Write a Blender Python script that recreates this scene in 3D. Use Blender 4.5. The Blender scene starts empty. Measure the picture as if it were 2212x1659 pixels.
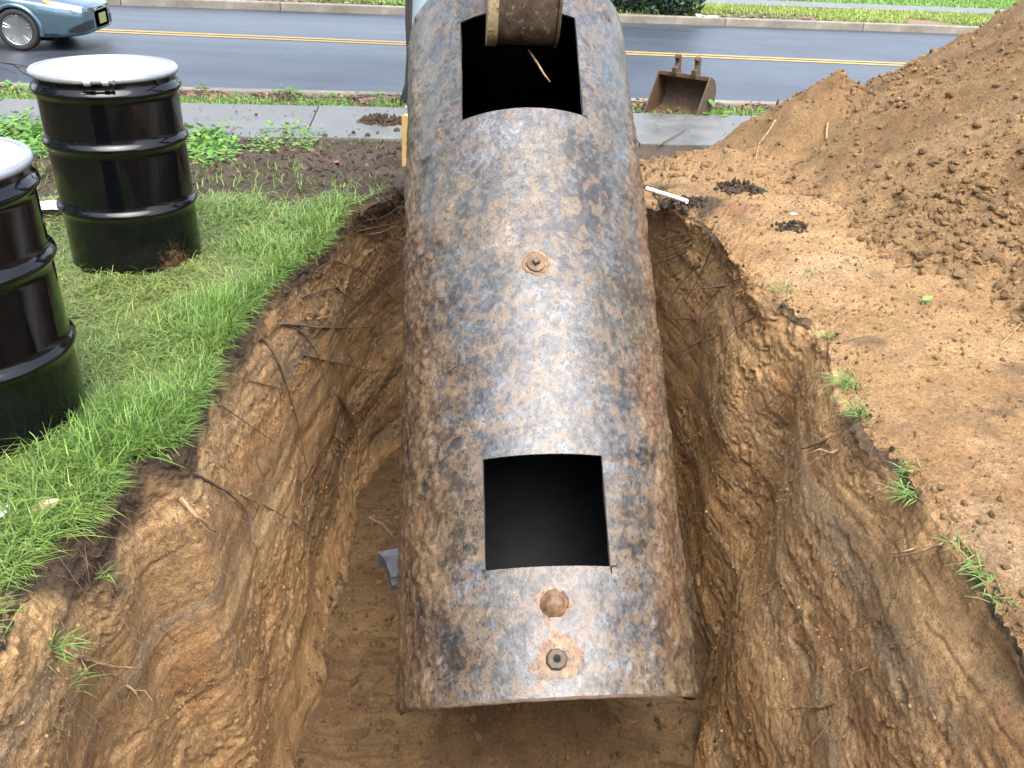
import bpy, bmesh, math, random
import numpy as np
from mathutils import Vector, Matrix
from mathutils.bvhtree import BVHTree

random.seed(7)
RNG = np.random.default_rng(11)
SC = bpy.context.scene
COL = SC.collection

# ------------------------------------------------------------------ camera, sky, sun, exposure
PITCH, ROLL, FPX, CAMH = 0.5189647, 0.04929128, 1838.56, 1.6     # FPX: focal length in 2212-wide picture units
_F = np.array([0, math.cos(PITCH), -math.sin(PITCH)]); _R = np.array([1., 0, 0]); _U = np.cross(_R, _F)
CX = math.cos(ROLL) * _R + math.sin(ROLL) * _U
CU = -math.sin(ROLL) * _R + math.cos(ROLL) * _U
cam = bpy.data.cameras.new('camera'); camo = bpy.data.objects.new('camera', cam); COL.objects.link(camo)
cam.sensor_width = 36; cam.lens = 36 * FPX / 2212; cam.clip_start = .05; cam.clip_end = 600
m = Matrix.Identity(4)
for i in range(3):
    m[i][0] = CX[i]; m[i][1] = CU[i]; m[i][2] = -_F[i]
m[2][3] = CAMH
camo.matrix_world = m
SC.camera = camo

SUN_EL, SUN_AZ = math.radians(63), math.radians(162)   # azimuth clockwise from +Y: behind the camera, to its right
w = bpy.data.worlds.new('World'); SC.world = w; w.use_nodes = True
nt = w.node_tree; nt.nodes.clear()
sky = nt.nodes.new('ShaderNodeTexSky'); sky.sky_type = 'NISHITA'; sky.sun_disc = False
sky.sun_elevation = SUN_EL; sky.sun_rotation = SUN_AZ
sky.air_density = 1.0; sky.dust_density = 4.0; sky.ozone_density = 1.0
hs = nt.nodes.new('ShaderNodeHueSaturation'); hs.inputs['Saturation'].default_value = .68
bg = nt.nodes.new('ShaderNodeBackground'); bg.inputs['Strength'].default_value = .15
out = nt.nodes.new('ShaderNodeOutputWorld')
nt.links.new(sky.outputs[0], hs.inputs['Color']); nt.links.new(hs.outputs[0], bg.inputs[0]); nt.links.new(bg.outputs[0], out.inputs[0])
sl = bpy.data.lights.new('sun', 'SUN'); sl.energy = .95; sl.angle = math.radians(55); sl.color = (1, .975, .94)
so = bpy.data.objects.new('sun', sl); COL.objects.link(so)
sd = Vector((math.sin(SUN_AZ) * math.cos(SUN_EL), math.cos(SUN_AZ) * math.cos(SUN_EL), math.sin(SUN_EL)))
so.rotation_euler = sd.to_track_quat('Z', 'Y').to_euler()
vs = SC.view_settings
vs.view_transform = 'Standard'; vs.look = 'None'; vs.exposure = 2.2; vs.gamma = 1; vs.use_curve_mapping = False

# ------------------------------------------------------------------ helpers
def ray(px, py):
    d = _F + CX * (px - 1106) / FPX - CU * (py - 829.5) / FPX
    return d / np.linalg.norm(d)
ROADANG = math.radians(7.0)
RE = np.array([math.cos(ROADANG), math.sin(ROADANG)]); RM = np.array([-math.sin(ROADANG), math.cos(ROADANG)])
def sstep(a, b, x):
    t = np.clip((x - a) / (b - a), 0, 1); return t * t * (3 - 2 * t)
def gz(x, y):                                   # height of the yard: level by the pit, falling towards the street
    wv = x * RM[0] + y * RM[1]
    return -.35 * sstep(4.6, 7.75, wv) - .06 * sstep(7.8, 10., wv) - .45 * sstep(10.29, 10.45, wv)
def gp(px, py, z=None, dz=0.):                  # where the view through a point of the photograph meets the ground
    d = ray(px, py); zz = 0. if z is None else z
    for _ in range(30):
        t = (zz - CAMH) / d[2]; P = np.array([0, 0, CAMH]) + d * t
        if z is None: zz = float(gz(P[0], P[1]))
    P[2] += dz
    return P
def vnoise(P, seed=0):
    P = np.asarray(P, np.float64); I = np.floor(P).astype(np.int64); f = P - I
    u = f * f * f * (f * (f * 6 - 15) + 10)
    def h(ix, iy, iz):
        v = (ix * 374761393 + iy * 668265263 + iz * 2147483629 + seed * 974634777) & 0xffffffff
        v = ((v ^ (v >> 13)) * 1274126177) & 0xffffffff
        v = ((v ^ (v >> 16)) * 2246822519) & 0xffffffff
        return ((v ^ (v >> 15)) & 0xffff) / 65535. * 2 - 1
    x, y, z = I[:, 0], I[:, 1], I[:, 2]
    def lx(yy, zz):
        a = h(x, yy, zz); b = h(x + 1, yy, zz); return a + (b - a) * u[:, 0]
    def ly(zz):
        a = lx(y, zz); b = lx(y + 1, zz); return a + (b - a) * u[:, 1]
    a = ly(z); b = ly(z + 1)
    return a + (b - a) * u[:, 2]
def fbm(P, freq, octs=4, seed=0, gain=.5, ridged=False):
    P = np.asarray(P, float); s = np.zeros(len(P)); a = 1.; tot = 0
    sc = np.asarray(freq, float)
    for o in range(octs):
        v = vnoise(P * sc * 2.03 ** o + 17.3 * o, seed + o)
        if ridged: v = 1 - 2 * np.abs(v)
        s += a * v; tot += a; a *= gain
    return s / tot
def mix(a, b, t):
    return a + (b - a) * np.asarray(t)[..., None]
def mesh(name, V, faces, cols=None, smooth=True, extra=None):
    me = bpy.data.meshes.new(name); V = np.asarray(V, np.float32)
    faces = [np.asarray(f, np.int32) for f in faces if len(f)]
    me.vertices.add(len(V)); me.vertices.foreach_set('co', V.ravel())
    nl = sum(f.size for f in faces); nf = sum(len(f) for f in faces)
    me.loops.add(nl); me.polygons.add(nf)
    me.loops.foreach_set('vertex_index', np.concatenate([f.ravel() for f in faces]))
    st = []; k = 0
    for f in faces:
        st.append(k + np.arange(len(f)) * f.shape[1]); k += f.size
    me.polygons.foreach_set('loop_start', np.concatenate(st).astype(np.int32))
    me.polygons.foreach_set('use_smooth', np.full(nf, smooth))
    if cols is not None:
        a = me.attributes.new('col', 'FLOAT_COLOR', 'POINT')
        c = np.ones((len(V), 4), np.float32); c[:, :3] = cols; a.data.foreach_set('color', c.ravel())
    for k2, v in (extra or {}).items():
        a = me.attributes.new(k2, 'FLOAT', 'POINT'); a.data.foreach_set('value', np.asarray(v, np.float32))
    me.update(calc_edges=True); me.validate()
    return me
def obj(name, me, mat=None, parent=None, loc=None):
    o = bpy.data.objects.new(name, me); COL.objects.link(o)
    if mat is not None and me is not None and not len(me.materials):
        for q in (mat if isinstance(mat, (list, tuple)) else [mat]): me.materials.append(q)
    if parent is not None: o.parent = parent
    if loc is not None: o.location = loc
    return o
def tag(o, label=None, cat=None, group=None, kind=None):
    for k, v in (('label', label), ('category', cat), ('group', group), ('kind', kind)):
        if v: o[k] = v
    return o
def empty(name, loc, rz=0.):
    o = bpy.data.objects.new(name, None); COL.objects.link(o); o.location = loc; o.rotation_euler.z = rz
    o.empty_display_size = .1
    return o
def copy_tree(o, parent=None):
    c = o.copy(); COL.objects.link(c)
    if parent is not None: c.parent = parent
    for ch in list(o.children): copy_tree(ch, c)
    return c
def grid_faces(nu, nv, closed=False, mask=None, flip=False):
    iu = np.arange(nu if closed else nu - 1); iv = np.arange(nv - 1)
    A, B = np.meshgrid(iu, iv, indexing='ij'); A = A.ravel(); B = B.ravel(); A2 = (A + 1) % nu
    f = np.stack([A * nv + B, A2 * nv + B, A2 * nv + B + 1, A * nv + B + 1], -1)
    if flip: f = f[:, ::-1]
    if mask is not None: f = f[mask]
    return f
class MB:                                        # collects simple solids into one mesh
    def __init__(s): s.v = []; s.f = []; s.n = 0
    def add(s, V, F):
        s.v.append(np.asarray(V, float)); s.f += [tuple(i + s.n for i in f) for f in F]; s.n += len(V); return s
    def box(s, c, d, M=None):
        V = np.array([[x, y, z] for x in (-.5, .5) for y in (-.5, .5) for z in (-.5, .5)]) * np.array(d)
        if M is not None: V = V @ np.array(M).T
        return s.add(V + np.array(c), [(0, 1, 3, 2), (4, 6, 7, 5), (0, 4, 5, 1), (2, 3, 7, 6), (0, 2, 6, 4), (1, 5, 7, 3)])
    def prism(s, poly, h0, h1, axis=1):          # polygon in the two other axes, extruded along axis
        n = len(poly); V = []
        for h in (h0, h1):
            for a, b in poly:
                p = [a, b]; p.insert(axis, h); V.append(p)
        return s.add(V, [tuple(range(n))[::-1], tuple(range(n, 2 * n))] + [(i, (i + 1) % n, n + (i + 1) % n, n + i) for i in range(n)])
    def tube(s, pts, rad, n=6, cap=True):
        pts = np.asarray(pts, float); rad = np.broadcast_to(rad, len(pts)); V = []
        t = np.gradient(pts, axis=0); t /= np.linalg.norm(t, axis=1)[:, None] + 1e-9
        up = np.array([.31, .27, .91])
        for i in range(len(pts)):
            a = np.cross(t[i], up); a /= np.linalg.norm(a) + 1e-9; b = np.cross(t[i], a)
            for k in range(n):
                an = 2 * math.pi * k / n; V.append(pts[i] + rad[i] * (math.cos(an) * a + math.sin(an) * b))
        F = [(i * n + k, i * n + (k + 1) % n, (i + 1) * n + (k + 1) % n, (i + 1) * n + k) for i in range(len(pts) - 1) for k in range(n)]
        if cap: F += [tuple(range(n))[::-1], tuple(range((len(pts) - 1) * n, len(pts) * n))]
        return s.add(V, F)
    def lathe(s, prof, n=48, axis='z', close=False):
        V = []
        for r, z in prof:
            for k in range(n):
                a = 2 * math.pi * k / n
                V.append((r * math.cos(a), r * math.sin(a), z) if axis == 'z' else (r * math.cos(a), z, r * math.sin(a)))
        m_ = len(prof)
        F = [(i * n + k, i * n + (k + 1) % n, ((i + 1) % m_) * n + (k + 1) % n, ((i + 1) % m_) * n + k) for i in range(m_ if close else m_ - 1) for k in range(n)]
        if not close:
            if prof[0][0] > 1e-6: F.append(tuple(range(n))[::-1])
            if prof[-1][0] > 1e-6: F.append(tuple(range((m_ - 1) * n, m_ * n)))
        return s.add(V, F)
    def me(s, name, smooth=False, bevel=0, auto=None):
        me = bpy.data.meshes.new(name); me.from_pydata(np.concatenate(s.v).tolist(), [], s.f)
        bm = bmesh.new(); bm.from_mesh(me); bmesh.ops.recalc_face_normals(bm, faces=bm.faces)
        if bevel: bmesh.ops.bevel(bm, geom=[e for e in bm.edges if len(e.link_faces) == 2 and e.calc_face_angle(0) > .6], offset=bevel, segments=2, affect='EDGES', profile=.6)
        if auto is not None:
            for f in bm.faces: f.smooth = True
            for e in bm.edges:
                if len(e.link_faces) == 2 and e.calc_face_angle(0) > auto: e.smooth = False
        bm.to_mesh(me); bm.free()
        if smooth: me.polygons.foreach_set('use_smooth', np.full(len(me.polygons), True))
        me.update(); return me

# ------------------------------------------------------------------ materials
class N:
    def __init__(s, name):
        s.m = bpy.data.materials.new(name); s.m.use_nodes = True; s.t = s.m.node_tree; s.p = s.t.nodes['Principled BSDF']
        s.tc = s.t.nodes.new('ShaderNodeTexCoord')
    def n(s, t, **k):
        x = s.t.nodes.new(t)
        for a, b in k.items(): setattr(x, a, b)
        return x
    def l(s, a, b): s.t.links.new(a, b)
    def set(s, i, v):
        if hasattr(v, 'is_linked'): s.l(v, s.p.inputs[i])
        else: s.p.inputs[i].default_value = v
    def noise(s, scale, detail=4, rough=.6, vec=None, dist=0):
        x = s.n('ShaderNodeTexNoise'); x.inputs['Scale'].default_value = scale; x.inputs['Detail'].default_value = detail
        x.inputs['Roughness'].default_value = rough; x.inputs['Distortion'].default_value = dist
        s.l(vec if vec is not None else s.tc.outputs['Object'], x.inputs['Vector']); return x.outputs['Fac']
    def voro(s, scale, vec=None, feature='F1', rnd=1):
        x = s.n('ShaderNodeTexVoronoi', feature=feature); x.inputs['Scale'].default_value = scale; x.inputs['Randomness'].default_value = rnd
        s.l(vec if vec is not None else s.tc.outputs['Object'], x.inputs['Vector']); return x.outputs['Distance']
    def map(s, scale, rot=(0, 0, 0)):
        x = s.n('ShaderNodeMapping'); x.inputs['Scale'].default_value = scale; x.inputs['Rotation'].default_value = rot
        s.l(s.tc.outputs['Object'], x.inputs['Vector']); return x.outputs[0]
    def ramp(s, f, stops, interp='LINEAR'):
        x = s.n('ShaderNodeValToRGB'); x.color_ramp.interpolation = interp
        e = x.color_ramp.elements
        while len(e) < len(stops): e.new(.5)
        for el, (p, c) in zip(e, stops):
            el.position = p; el.color = (*c, 1) if isinstance(c, (tuple, list)) else (c, c, c, 1)
        s.l(f, x.inputs[0]); return x.outputs[0]
    def mix(s, a, b, f, mode='MIX'):
        x = s.n('ShaderNodeMix', data_type='RGBA', blend_type=mode)
        for i, v in ((0, f), (6, a), (7, b)):
            if hasattr(v, 'is_linked'): s.l(v, x.inputs[i])
            else: x.inputs[i].default_value = v if i == 0 else ((*v, 1) if len(v) == 3 else v)
        return x.outputs[2]
    def math(s, op, a, b=0., clamp=False):
        x = s.n('ShaderNodeMath', operation=op); x.use_clamp = clamp
        for i, v in ((0, a), (1, b)):
            if hasattr(v, 'is_linked'): s.l(v, x.inputs[i])
            else: x.inputs[i].default_value = v
        return x.outputs[0]
    def attr(s, name, out='Color'):
        x = s.n('ShaderNodeAttribute'); x.attribute_name = name; return x.outputs[out]
    def bump(s, h, strength=.5, dist=.01, prev=None):
        x = s.n('ShaderNodeBump'); x.inputs['Strength'].default_value = strength; x.inputs['Distance'].default_value = dist
        s.l(h, x.inputs['Height'])
        if prev is not None: s.l(prev, x.inputs['Normal'])
        return x.outputs[0]
def plain(name, col, rough=.6, metal=0., var=.25, vs=30, bump=.15, bs=120, spec=.5):
    k = N(name); f = k.noise(vs, 5)
    d = tuple(c * (1 - var) for c in col); u = tuple(min(1, c * (1 + var)) for c in col)
    k.set('Base Color', k.ramp(f, [(.3, d), (.7, u)])); k.set('Roughness', rough); k.set('Metallic', metal); k.set('Specular IOR Level', spec)
    if bump: k.set('Normal', k.bump(k.noise(bs, 4), bump, .004))
    return k.m

def soil_mat(name, bs=1., wet=.0, lumpd=.03):
    k = N(name); c = k.attr('col')
    f1 = k.noise(55, 6, .7); f2 = k.noise(9, 4, .6); f3 = k.voro(130)
    c = k.mix(c, k.ramp(f1, [(.28, .5), (.5, .97), (.72, 1.35)]), 1., 'MULTIPLY')
    c = k.mix(c, k.ramp(f2, [(.3, .78), (.7, 1.2)]), 1., 'MULTIPLY'); c = k.mix(c, k.ramp(k.noise(150, 4, .7), [(.32, .42), (.44, .95), (.66, 1.3)]), 1., 'MULTIPLY')
    k.set('Base Color', c); k.set('Roughness', .85 - wet); k.set('Specular IOR Level', .35)
    b = k.bump(f1, .75 * bs, lumpd); b = k.bump(k.noise(170, 5, .75), .75 * bs, .009, b); b = k.bump(f3, .25 * bs, .006, b)
    k.set('Normal', b); return k.m
M_SOIL = soil_mat('soil')
M_WALL = soil_mat('pit_soil', .9, .1, .011)
M_CLOD = soil_mat('clod_soil', .8)

def leaf_mat(name, trans=.35, rough=.45):
    k = N(name); c = k.attr('col'); k.set('Base Color', c); k.set('Roughness', rough); k.set('Specular IOR Level', .35)
    tr = k.n('ShaderNodeBsdfTranslucent'); k.l(c, tr.inputs['Color'])
    ms = k.n('ShaderNodeMixShader'); ms.inputs[0].default_value = trans
    k.l(k.p.outputs[0], ms.inputs[1]); k.l(tr.outputs[0], ms.inputs[2]); k.l(ms.outputs[0], k.t.nodes['Material Output'].inputs[0])
    return k.m
M_GRASS = leaf_mat('grass_blade'); M_LEAF = leaf_mat('leaf_green', .3, .4); M_DEAD = leaf_mat('dead_leaf', .1, .6)

# steel of the old tank
def tank_mat():
    k = N('rusted_tank_steel'); c = k.mix(k.attr('col'), (.58, .58, .58), 1., 'MULTIPLY'); cr = k.attr('crust', 'Fac'); film = k.attr('film', 'Fac')
    v = k.map((1.1, .95, 1.1))
    f1 = k.noise(38, 7, .68, v); f2 = k.noise(120, 5, .7, v); f3 = k.noise(15, 5, .62, v, .6); f4 = k.noise(70, 4, .7, k.map((1, .75, 1)))
    c = k.mix(c, k.ramp(f1, [(.34, .40), (.5, .95), (.64, 1.6)]), 1., 'MULTIPLY')
    c = k.mix(c, k.ramp(f2, [(.36, .32), (.45, .95), (.62, 1.35)]), k.math('ADD', k.math('MULTIPLY', cr, .6), .35), 'MULTIPLY')
    c = k.mix(c, k.ramp(k.noise(5, 4, .5), [(.35, .75), (.65, 1.25)]), 1., 'MULTIPLY')
    tan = k.ramp(k.math('ADD', f3, k.math('MULTIPLY', f2, .35)), [(.68, 0.), (.74, .9)])
    c = k.mix(c, (.15, .102, .058), k.math('MULTIPLY', tan, .6))
    blk = k.ramp(f4, [(.37, .9), (.42, 0.)]); c = k.mix(c, (.012, .012, .014), k.math('MULTIPLY', blk, .85))
    rs = k.ramp(k.noise(26, 6, .65, k.map((1.1, .9, 1.1), (0, 0, 1))), [(.58, 0.), (.68, 1.)]); c = k.mix(c, (.11, .045, .022), k.math('MULTIPLY', rs, .5))
    fl = k.ramp(f2, [(.71, 0.), (.78, 1.)]); c = k.mix(c, (.24, .19, .13), k.math('MULTIPLY', fl, .6))
    k.set('Base Color', c)
    ro = k.math('ADD', k.math('MULTIPLY', f1, .26), k.math('ADD', k.math('MULTIPLY', cr, .20), .20)); k.set('Roughness', ro)
    k.set('Metallic', k.math('MULTIPLY', film, .10)); k.set('Coat Weight', k.math('MULTIPLY', film, .34)); k.set('Coat Roughness', .40); k.set('Specular IOR Level', .5)
    b = k.bump(f2, .35, .004); b = k.bump(f1, .45, .008, b); b = k.bump(k.noise(300, 3, .6, v), .25, .002, b)
    k.set('Normal', b); return k.m
M_TANK = tank_mat()
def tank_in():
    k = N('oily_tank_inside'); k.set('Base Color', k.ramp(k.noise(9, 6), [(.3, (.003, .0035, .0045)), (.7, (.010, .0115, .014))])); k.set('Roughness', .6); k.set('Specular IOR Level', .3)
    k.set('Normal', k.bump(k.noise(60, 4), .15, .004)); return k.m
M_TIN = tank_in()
M_CUT = plain('cut_steel_edge', (.30, .29, .28), .35, .8)
M_RUST = plain('rusty_iron', (.11, .062, .034), .75, 0, .5, 60, .5, 160)
M_RUSTY = plain('muddy_fitting', (.125, .072, .036), .6, 0, .6, 38, .6, 180)
M_RUSTL = plain('rusty_lip', (.075, .047, .028), .8, 0, .5, 40, .6, 120)
M_CAP = plain('dark_rusty_end', (.030, .021, .015), .85, 0, .5, 30, .6, 90)
M_PLUG = plain('grey_iron_fitting', (.075, .058, .042), .72, .0, .35, 60, .3)

# ------------------------------------------------------------------ pit
LR = [(-1.20, .88), (-1.20, 1.05), (-1.18, 1.42), (-1.21, 1.58), (-1.24, 1.80), (-1.19, 1.92), (-1.21, 2.13), (-1.07, 2.30), (-1.15, 2.79), (-1.13, 3.20), (-1.11, 3.64), (-1.0, 4.15), (-.99, 4.84), (-.82, 5.34), (-.70, 5.55)]
RR = [(.74, 5.98), (.84, 5.74), (1.03, 5.07), (1.15, 4.67), (1.18, 3.88), (1.38, 3.48), (1.27, 2.85), (1.31, 2.59), (1.36, 2.32), (1.35, 1.97), (1.38, 1.68), (1.42, 1.2), (1.42, .88)]
poly = np.array(LR + [(-.45, 5.80), (.1, 5.97), (.5, 6.02)] + RR + [(1.0, .78), (.1, .74), (-.8, .78)])
def resample(poly, step):
    P = np.vstack([poly, poly[:1]]); s = np.r_[0, np.cumsum(np.linalg.norm(np.diff(P, axis=0), axis=1))]
    n = int(s[-1] / step); u = np.linspace(0, s[-1], n, endpoint=False)
    return np.stack([np.interp(u, s, P[:, 0]), np.interp(u, s, P[:, 1])], -1), u
rim, ru = resample(poly, .009)
for _ in range(26): rim = (np.roll(rim, 1, 0) + 2 * rim + np.roll(rim, -1, 0)) / 4
NU = len(rim)
tng = np.roll(rim, -3, 0) - np.roll(rim, 3, 0); tng /= np.linalg.norm(tng, axis=1)[:, None]
nin = np.stack([tng[:, 1], -tng[:, 0]], -1)              # the loop runs clockwise, so this points into the pit
for _ in range(60): nin = (np.roll(nin, 1, 0) + nin + np.roll(nin, -1, 0)) / 3
nin /= np.linalg.norm(nin, axis=1)[:, None]
rim3 = np.c_[rim, np.zeros(NU)]
rim0 = rim.copy()
rim += nin * (.045 * fbm(rim3, 3.2, 2, 4) * sstep(.7, 1., rim[:, 0]) + .05 * fbm(rim3, 4, 2, 6) * sstep(-.7, -.9, rim[:, 0]) + .034 * fbm(rim3, 9, 4, 3) + .012 * fbm(rim3, 40, 2, 5))[:, None]
rim3 = np.c_[rim, np.zeros(NU)]
isL = sstep(-.2, -.7, rim[:, 0]); isR = sstep(.7, 1.0, rim[:, 0])
DEPTH = 2.2
base_off = np.interp(rim[:, 1], (1.5, 2.2, 2.9, 3.4, 4.0, 5.2), (.0, .02, .12, .08, -.08, -.20)) * isL + np.interp(rim[:, 1], (1.0, 2.5, 3.5, 4.5, 5.3), (.27, .24, .12, -.04, -.10)) * isR + .12 * (1 - isL - isR)
near_fl = sstep(1.9, .3, rim[:, 1])
rimz = .012 * fbm(rim3, 5, 3, 8) - .02 * isR

CLAY = np.array([.180, .110, .049]); CLAYD = np.array([.124, .070, .029]); CLAYL = np.array([.240, .156, .078]); TOP = np.array([.034, .023, .014])
GREYB = np.array([.125, .092, .056]); REDB = np.array([.17, .075, .028])

# ------------------------------------------------------------------ yard round the pit
C0 = np.array([.12, 3.0])
rad = rim - C0; rl = np.linalg.norm(rad, axis=1); rdir = rad / rl[:, None]
sm = rdir.copy()
dist = np.r_[0, .012, .026, .042, .06, .08, .105, .13, .16, .19, .225, .26, .30, .34, .385, .43, .48, .53, .58, .64, .70, .77, .84, .92, 1.0, 1.09, 1.18, 1.28, 1.38, 1.5, 1.62, 1.75, 1.9, 2.05, 2.2, 2.4, 2.6, 2.85, 3.1, 3.4, 3.7, 4.1, 4.5, 5., 5.6, 6.3, 7.2, 8.5, 10.5, 14, 20, 30, 50, 90]
ND = len(dist)
GV = rim[:, None, :] + rdir[:, None, :] * dist[None, :, None]
gxy = GV.reshape(-1, 2); dd = np.tile(dist, NU); g3 = np.c_[gxy, np.zeros(len(gxy))]
gzv = gz(gxy[:, 0], gxy[:, 1])
ramp = sstep(0, .05, dd)
sideR = sstep(.6, 1.1, gxy[:, 0]) * sstep(-.6, .5, gxy[:, 1]) * sstep(7.0, 6.0, gxy[:, 1])
wv = gxy @ RM
offroad = sstep(7.7, 7.2, wv)
gh = (.030 * fbm(g3, 2.2, 4, 60) + .012 * fbm(g3, 14, 4, 61)) * (1 - .4 * sideR)
gh += sideR * (-.02 * np.exp(-(dd / .06) ** 2) + .012 * fbm(g3, 30, 3, 62) + .020 * fbm(g3, (3, 8, 1), 3, 63) + .045 * sstep(0, .4, dd) + .010 * fbm(g3, 70, 2, 75))
bare = sstep(4.3, 5.1, wv + .5 * fbm(g3, 1.3, 3, 64)) * (1 - sideR)
gh += bare * offroad * (.05 * np.clip(fbm(g3, 4, 4, 65), -.2, 1) + .035 * fbm(g3, 18, 4, 66, .65))
zz = gzv + rimz.repeat(ND) * (1 - ramp) + gh * (.6 + .4 * ramp) * offroad + sstep(.12, .0, dd) * (.014 * fbm(g3, 38, 3, 78, .65) + .012 * fbm(g3, 12, 2, 79))
thatch = np.array([.05, .052, .017]); thatch2 = np.array([.085, .072, .028])
cg = mix(thatch, thatch2, np.clip(.5 + .8 * fbm(g3, 3, 4, 67), 0, 1))
soilb = mix(TOP * 1.3, np.array([.085, .058, .038]), np.clip(.35 + .9 * fbm(g3, 3, 4, 68), 0, 1))
cg = mix(cg, soilb, bare)
bank = mix(np.array([.33, .208, .098]), np.array([.25, .145, .06]), np.clip(.5 + .9 * fbm(g3, 2.5, 5, 69), 0, 1))
bank = mix(bank, np.array([.36, .245, .14]), np.clip(1.8 * fbm(g3, 2.0, 4, 70) - .4, 0, .8))
bank = mix(bank, TOP * 2, np.clip(3 * fbm(g3, 4, 4, 71) - 1.3, 0, .7))
bank = mix(bank, np.array([.19, .08, .04]), np.clip(2.4 * fbm(g3, 3, 3, 72) - 1.0, 0, .6))
darkR = sstep(4.7, 5.1, gxy[:, 1] + .3 * fbm(g3, 4, 3, 73)) * sstep(6.3, 5.9, gxy[:, 1]) * sstep(.75, .1, dd)
bank = mix(bank, TOP * 1.2, np.clip(darkR * (.55 + 1.4 * fbm(g3, 6, 3, 74)), 0, .9))
cg = mix(cg, bank, sideR)
cg = mix(cg, mix(TOP, soilb, .3 + 0 * dd), (1 - sideR) * sstep(.035, .0, dd) * sstep(1.3, 1.8, gxy[:, 1]))
MUD = lambda P: np.maximum(np.exp(-((P[:, 0] + 1.20) ** 2 / .008 + (P[:, 1] - 1.56) ** 2 / .012)), np.exp(-((P[:, 0] + 1.22) ** 2 / .012 + (P[:, 1] - 1.22) ** 2 / .05)))
mudw = sstep(.25, .6, MUD(gxy) + .35 * fbm(g3, 14, 3, 76)); cg = mix(cg, CLAYL * 1.05, mudw * (1 - sideR)); zz = zz + .035 * mudw * (1 - sideR) * ramp * (1 + fbm(g3, 20, 3, 77))
ground = obj('ground', mesh('ground', np.c_[gxy, zz], [grid_faces(NU, ND, closed=True, flip=True)], cg), M_SOIL); tag(ground, kind='structure')

# walls
NV = 215
v = np.linspace(0, 1, NV); v = v ** 1.15
UU, VV = np.meshgrid(np.arange(NU), v, indexing='ij')
uu = UU.ravel().astype(int); vv = VV.ravel()
dep = DEPTH * vv
arc = ru[uu]
S3 = np.stack([arc, dep * 1.0, np.zeros_like(arc)], -1)
prof = vv ** .8
inw = base_off[uu] * prof
topl = .012 * sstep(0, .12, dep) * isL[uu]              # the dark topsoil slopes out more than the clay below
lip = -.012 * np.exp(-((dep - .10) / .07) ** 2) * isR[uu]   # slight undercut below the right-hand lip
fade = sstep(0, .03, dep)
smear = sstep(-.05, .25, fbm(S3, (.9, 1.6, 1), 3, 40))       # where the bucket dragged smooth bands along the wall
wrp = dep + .07 * fbm(S3, (.6, .4, 1), 2, 45) + .05 * np.sin(arc * 1.3) * isL[uu]
Q3 = np.stack([arc, wrp, 0 * arc], -1)
smear = sstep(-.12, .22, fbm(Q3, (.55, 2.6, 1), 3, 40))
lump = .045 * fbm(S3, (1.2, 1.2, 1), 2, 21) + .013 * fbm(S3, (3.4, 6.0, 1), 3, 22)
ledge = .006 * np.tanh(4 * fbm(Q3, (.45, 5.0, 1), 2, 25)) + .0055 * fbm(Q3, (.5, 13, 1), 3, 28) * (.25 + .75 * smear)
fine = (.0055 * fbm(S3, (13, 14, 1), 3, 23) + .0085 * fbm(S3, (48, 50, 1), 3, 24, .75)) * (1 - .85 * smear)
pk = fbm(S3, (11, 12, 1), 4, 26, .6)
crk = -.015 * sstep(.27, .40, pk) * (1 - .7 * smear) + -.005 * sstep(.30, .45, fbm(Q3, (3, 24, 1), 3, 27, .6)) 
tb = (.125 + .12 * np.exp(-((rim[uu, 1] - 2.1) / .35) ** 2)) * isL[uu] * sstep(1.5, 1.8, rim[uu, 1]) + .03 * isR[uu] + .12 * (1 - isL - isR)[uu]
tb = tb * np.clip(1 + .9 * fbm(S3, (2.2, .5, 1), 4, 31) + .35 * fbm(S3, (14, 7, 1), 3, 32), .1, 3)
topw = sstep(1.5, .6, dep / np.maximum(tb, .01)) * (1 - .97 * isR[uu] * sstep(-.25, .3, fbm(S3, (2.5, 2, 1), 2, 33)))
smear = smear * (1 - topw); fine = fine + topw * .010 * fbm(S3, (40, 44, 1), 3, 46, .7)
dsp = fade * (lump + fine + ledge + crk) + topl + lip * fade
# a slumped foot where the wall meets the floor
foot = .05 * sstep(.82, 1.0, vv) * (1 + 1.8 * fbm(S3, (2.4, 1, 1), 4, 27))
deepw = sstep(.01, .16, dep)[:, None]
Wxy = rim[uu] * (1 - deepw) + rim0[uu] * deepw + nin[uu] * (inw + dsp + foot)[:, None]
rtop = zz.reshape(NU, ND)[:, 0]
Wz = rtop[uu] * (1 - vv) ** 3 - dep + .012 * fbm(S3, 20, 3, 29) * fade
WV = np.c_[Wxy, Wz]
cw = mix(CLAY * 2.0, CLAYD * 1.9, np.clip(.38 + .9 * fbm(S3, (1.3, 3, 1), 4, 34), 0, 1))
cw = mix(cw, CLAYL * 1.75, np.clip(1.5 * fbm(Q3, (1.0, 6, 1), 4, 35) + .05, 0, 1) * .85)
cw = mix(cw, GREYB * 1.75, np.clip(2.4 * fbm(Q3, (.6, 8, 1), 4, 36) - .5, 0, .75))
cw = mix(cw, REDB * 1.4, np.clip(2. * fbm(S3, (3, 4, 1), 4, 37) - .7, 0, .6))
cw = cw * (1 + .22 * np.clip(fbm(S3, (30, 34, 1), 3, 39), -1, 1) * (1 - .6 * smear))[:, None]
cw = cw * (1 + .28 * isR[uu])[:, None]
cw = mix(cw, mix(TOP * 1.4, CLAYD, np.clip(-.02 + fbm(S3, (9, 9, 1), 4, 47, .6), 0, 1)), topw * .95)
WF = grid_faces(NU, NV, closed=True)
pit_wall = obj('pit_wall', mesh('pit_wall', WV, [WF], cw), M_WALL); tag(pit_wall, kind='structure')
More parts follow.
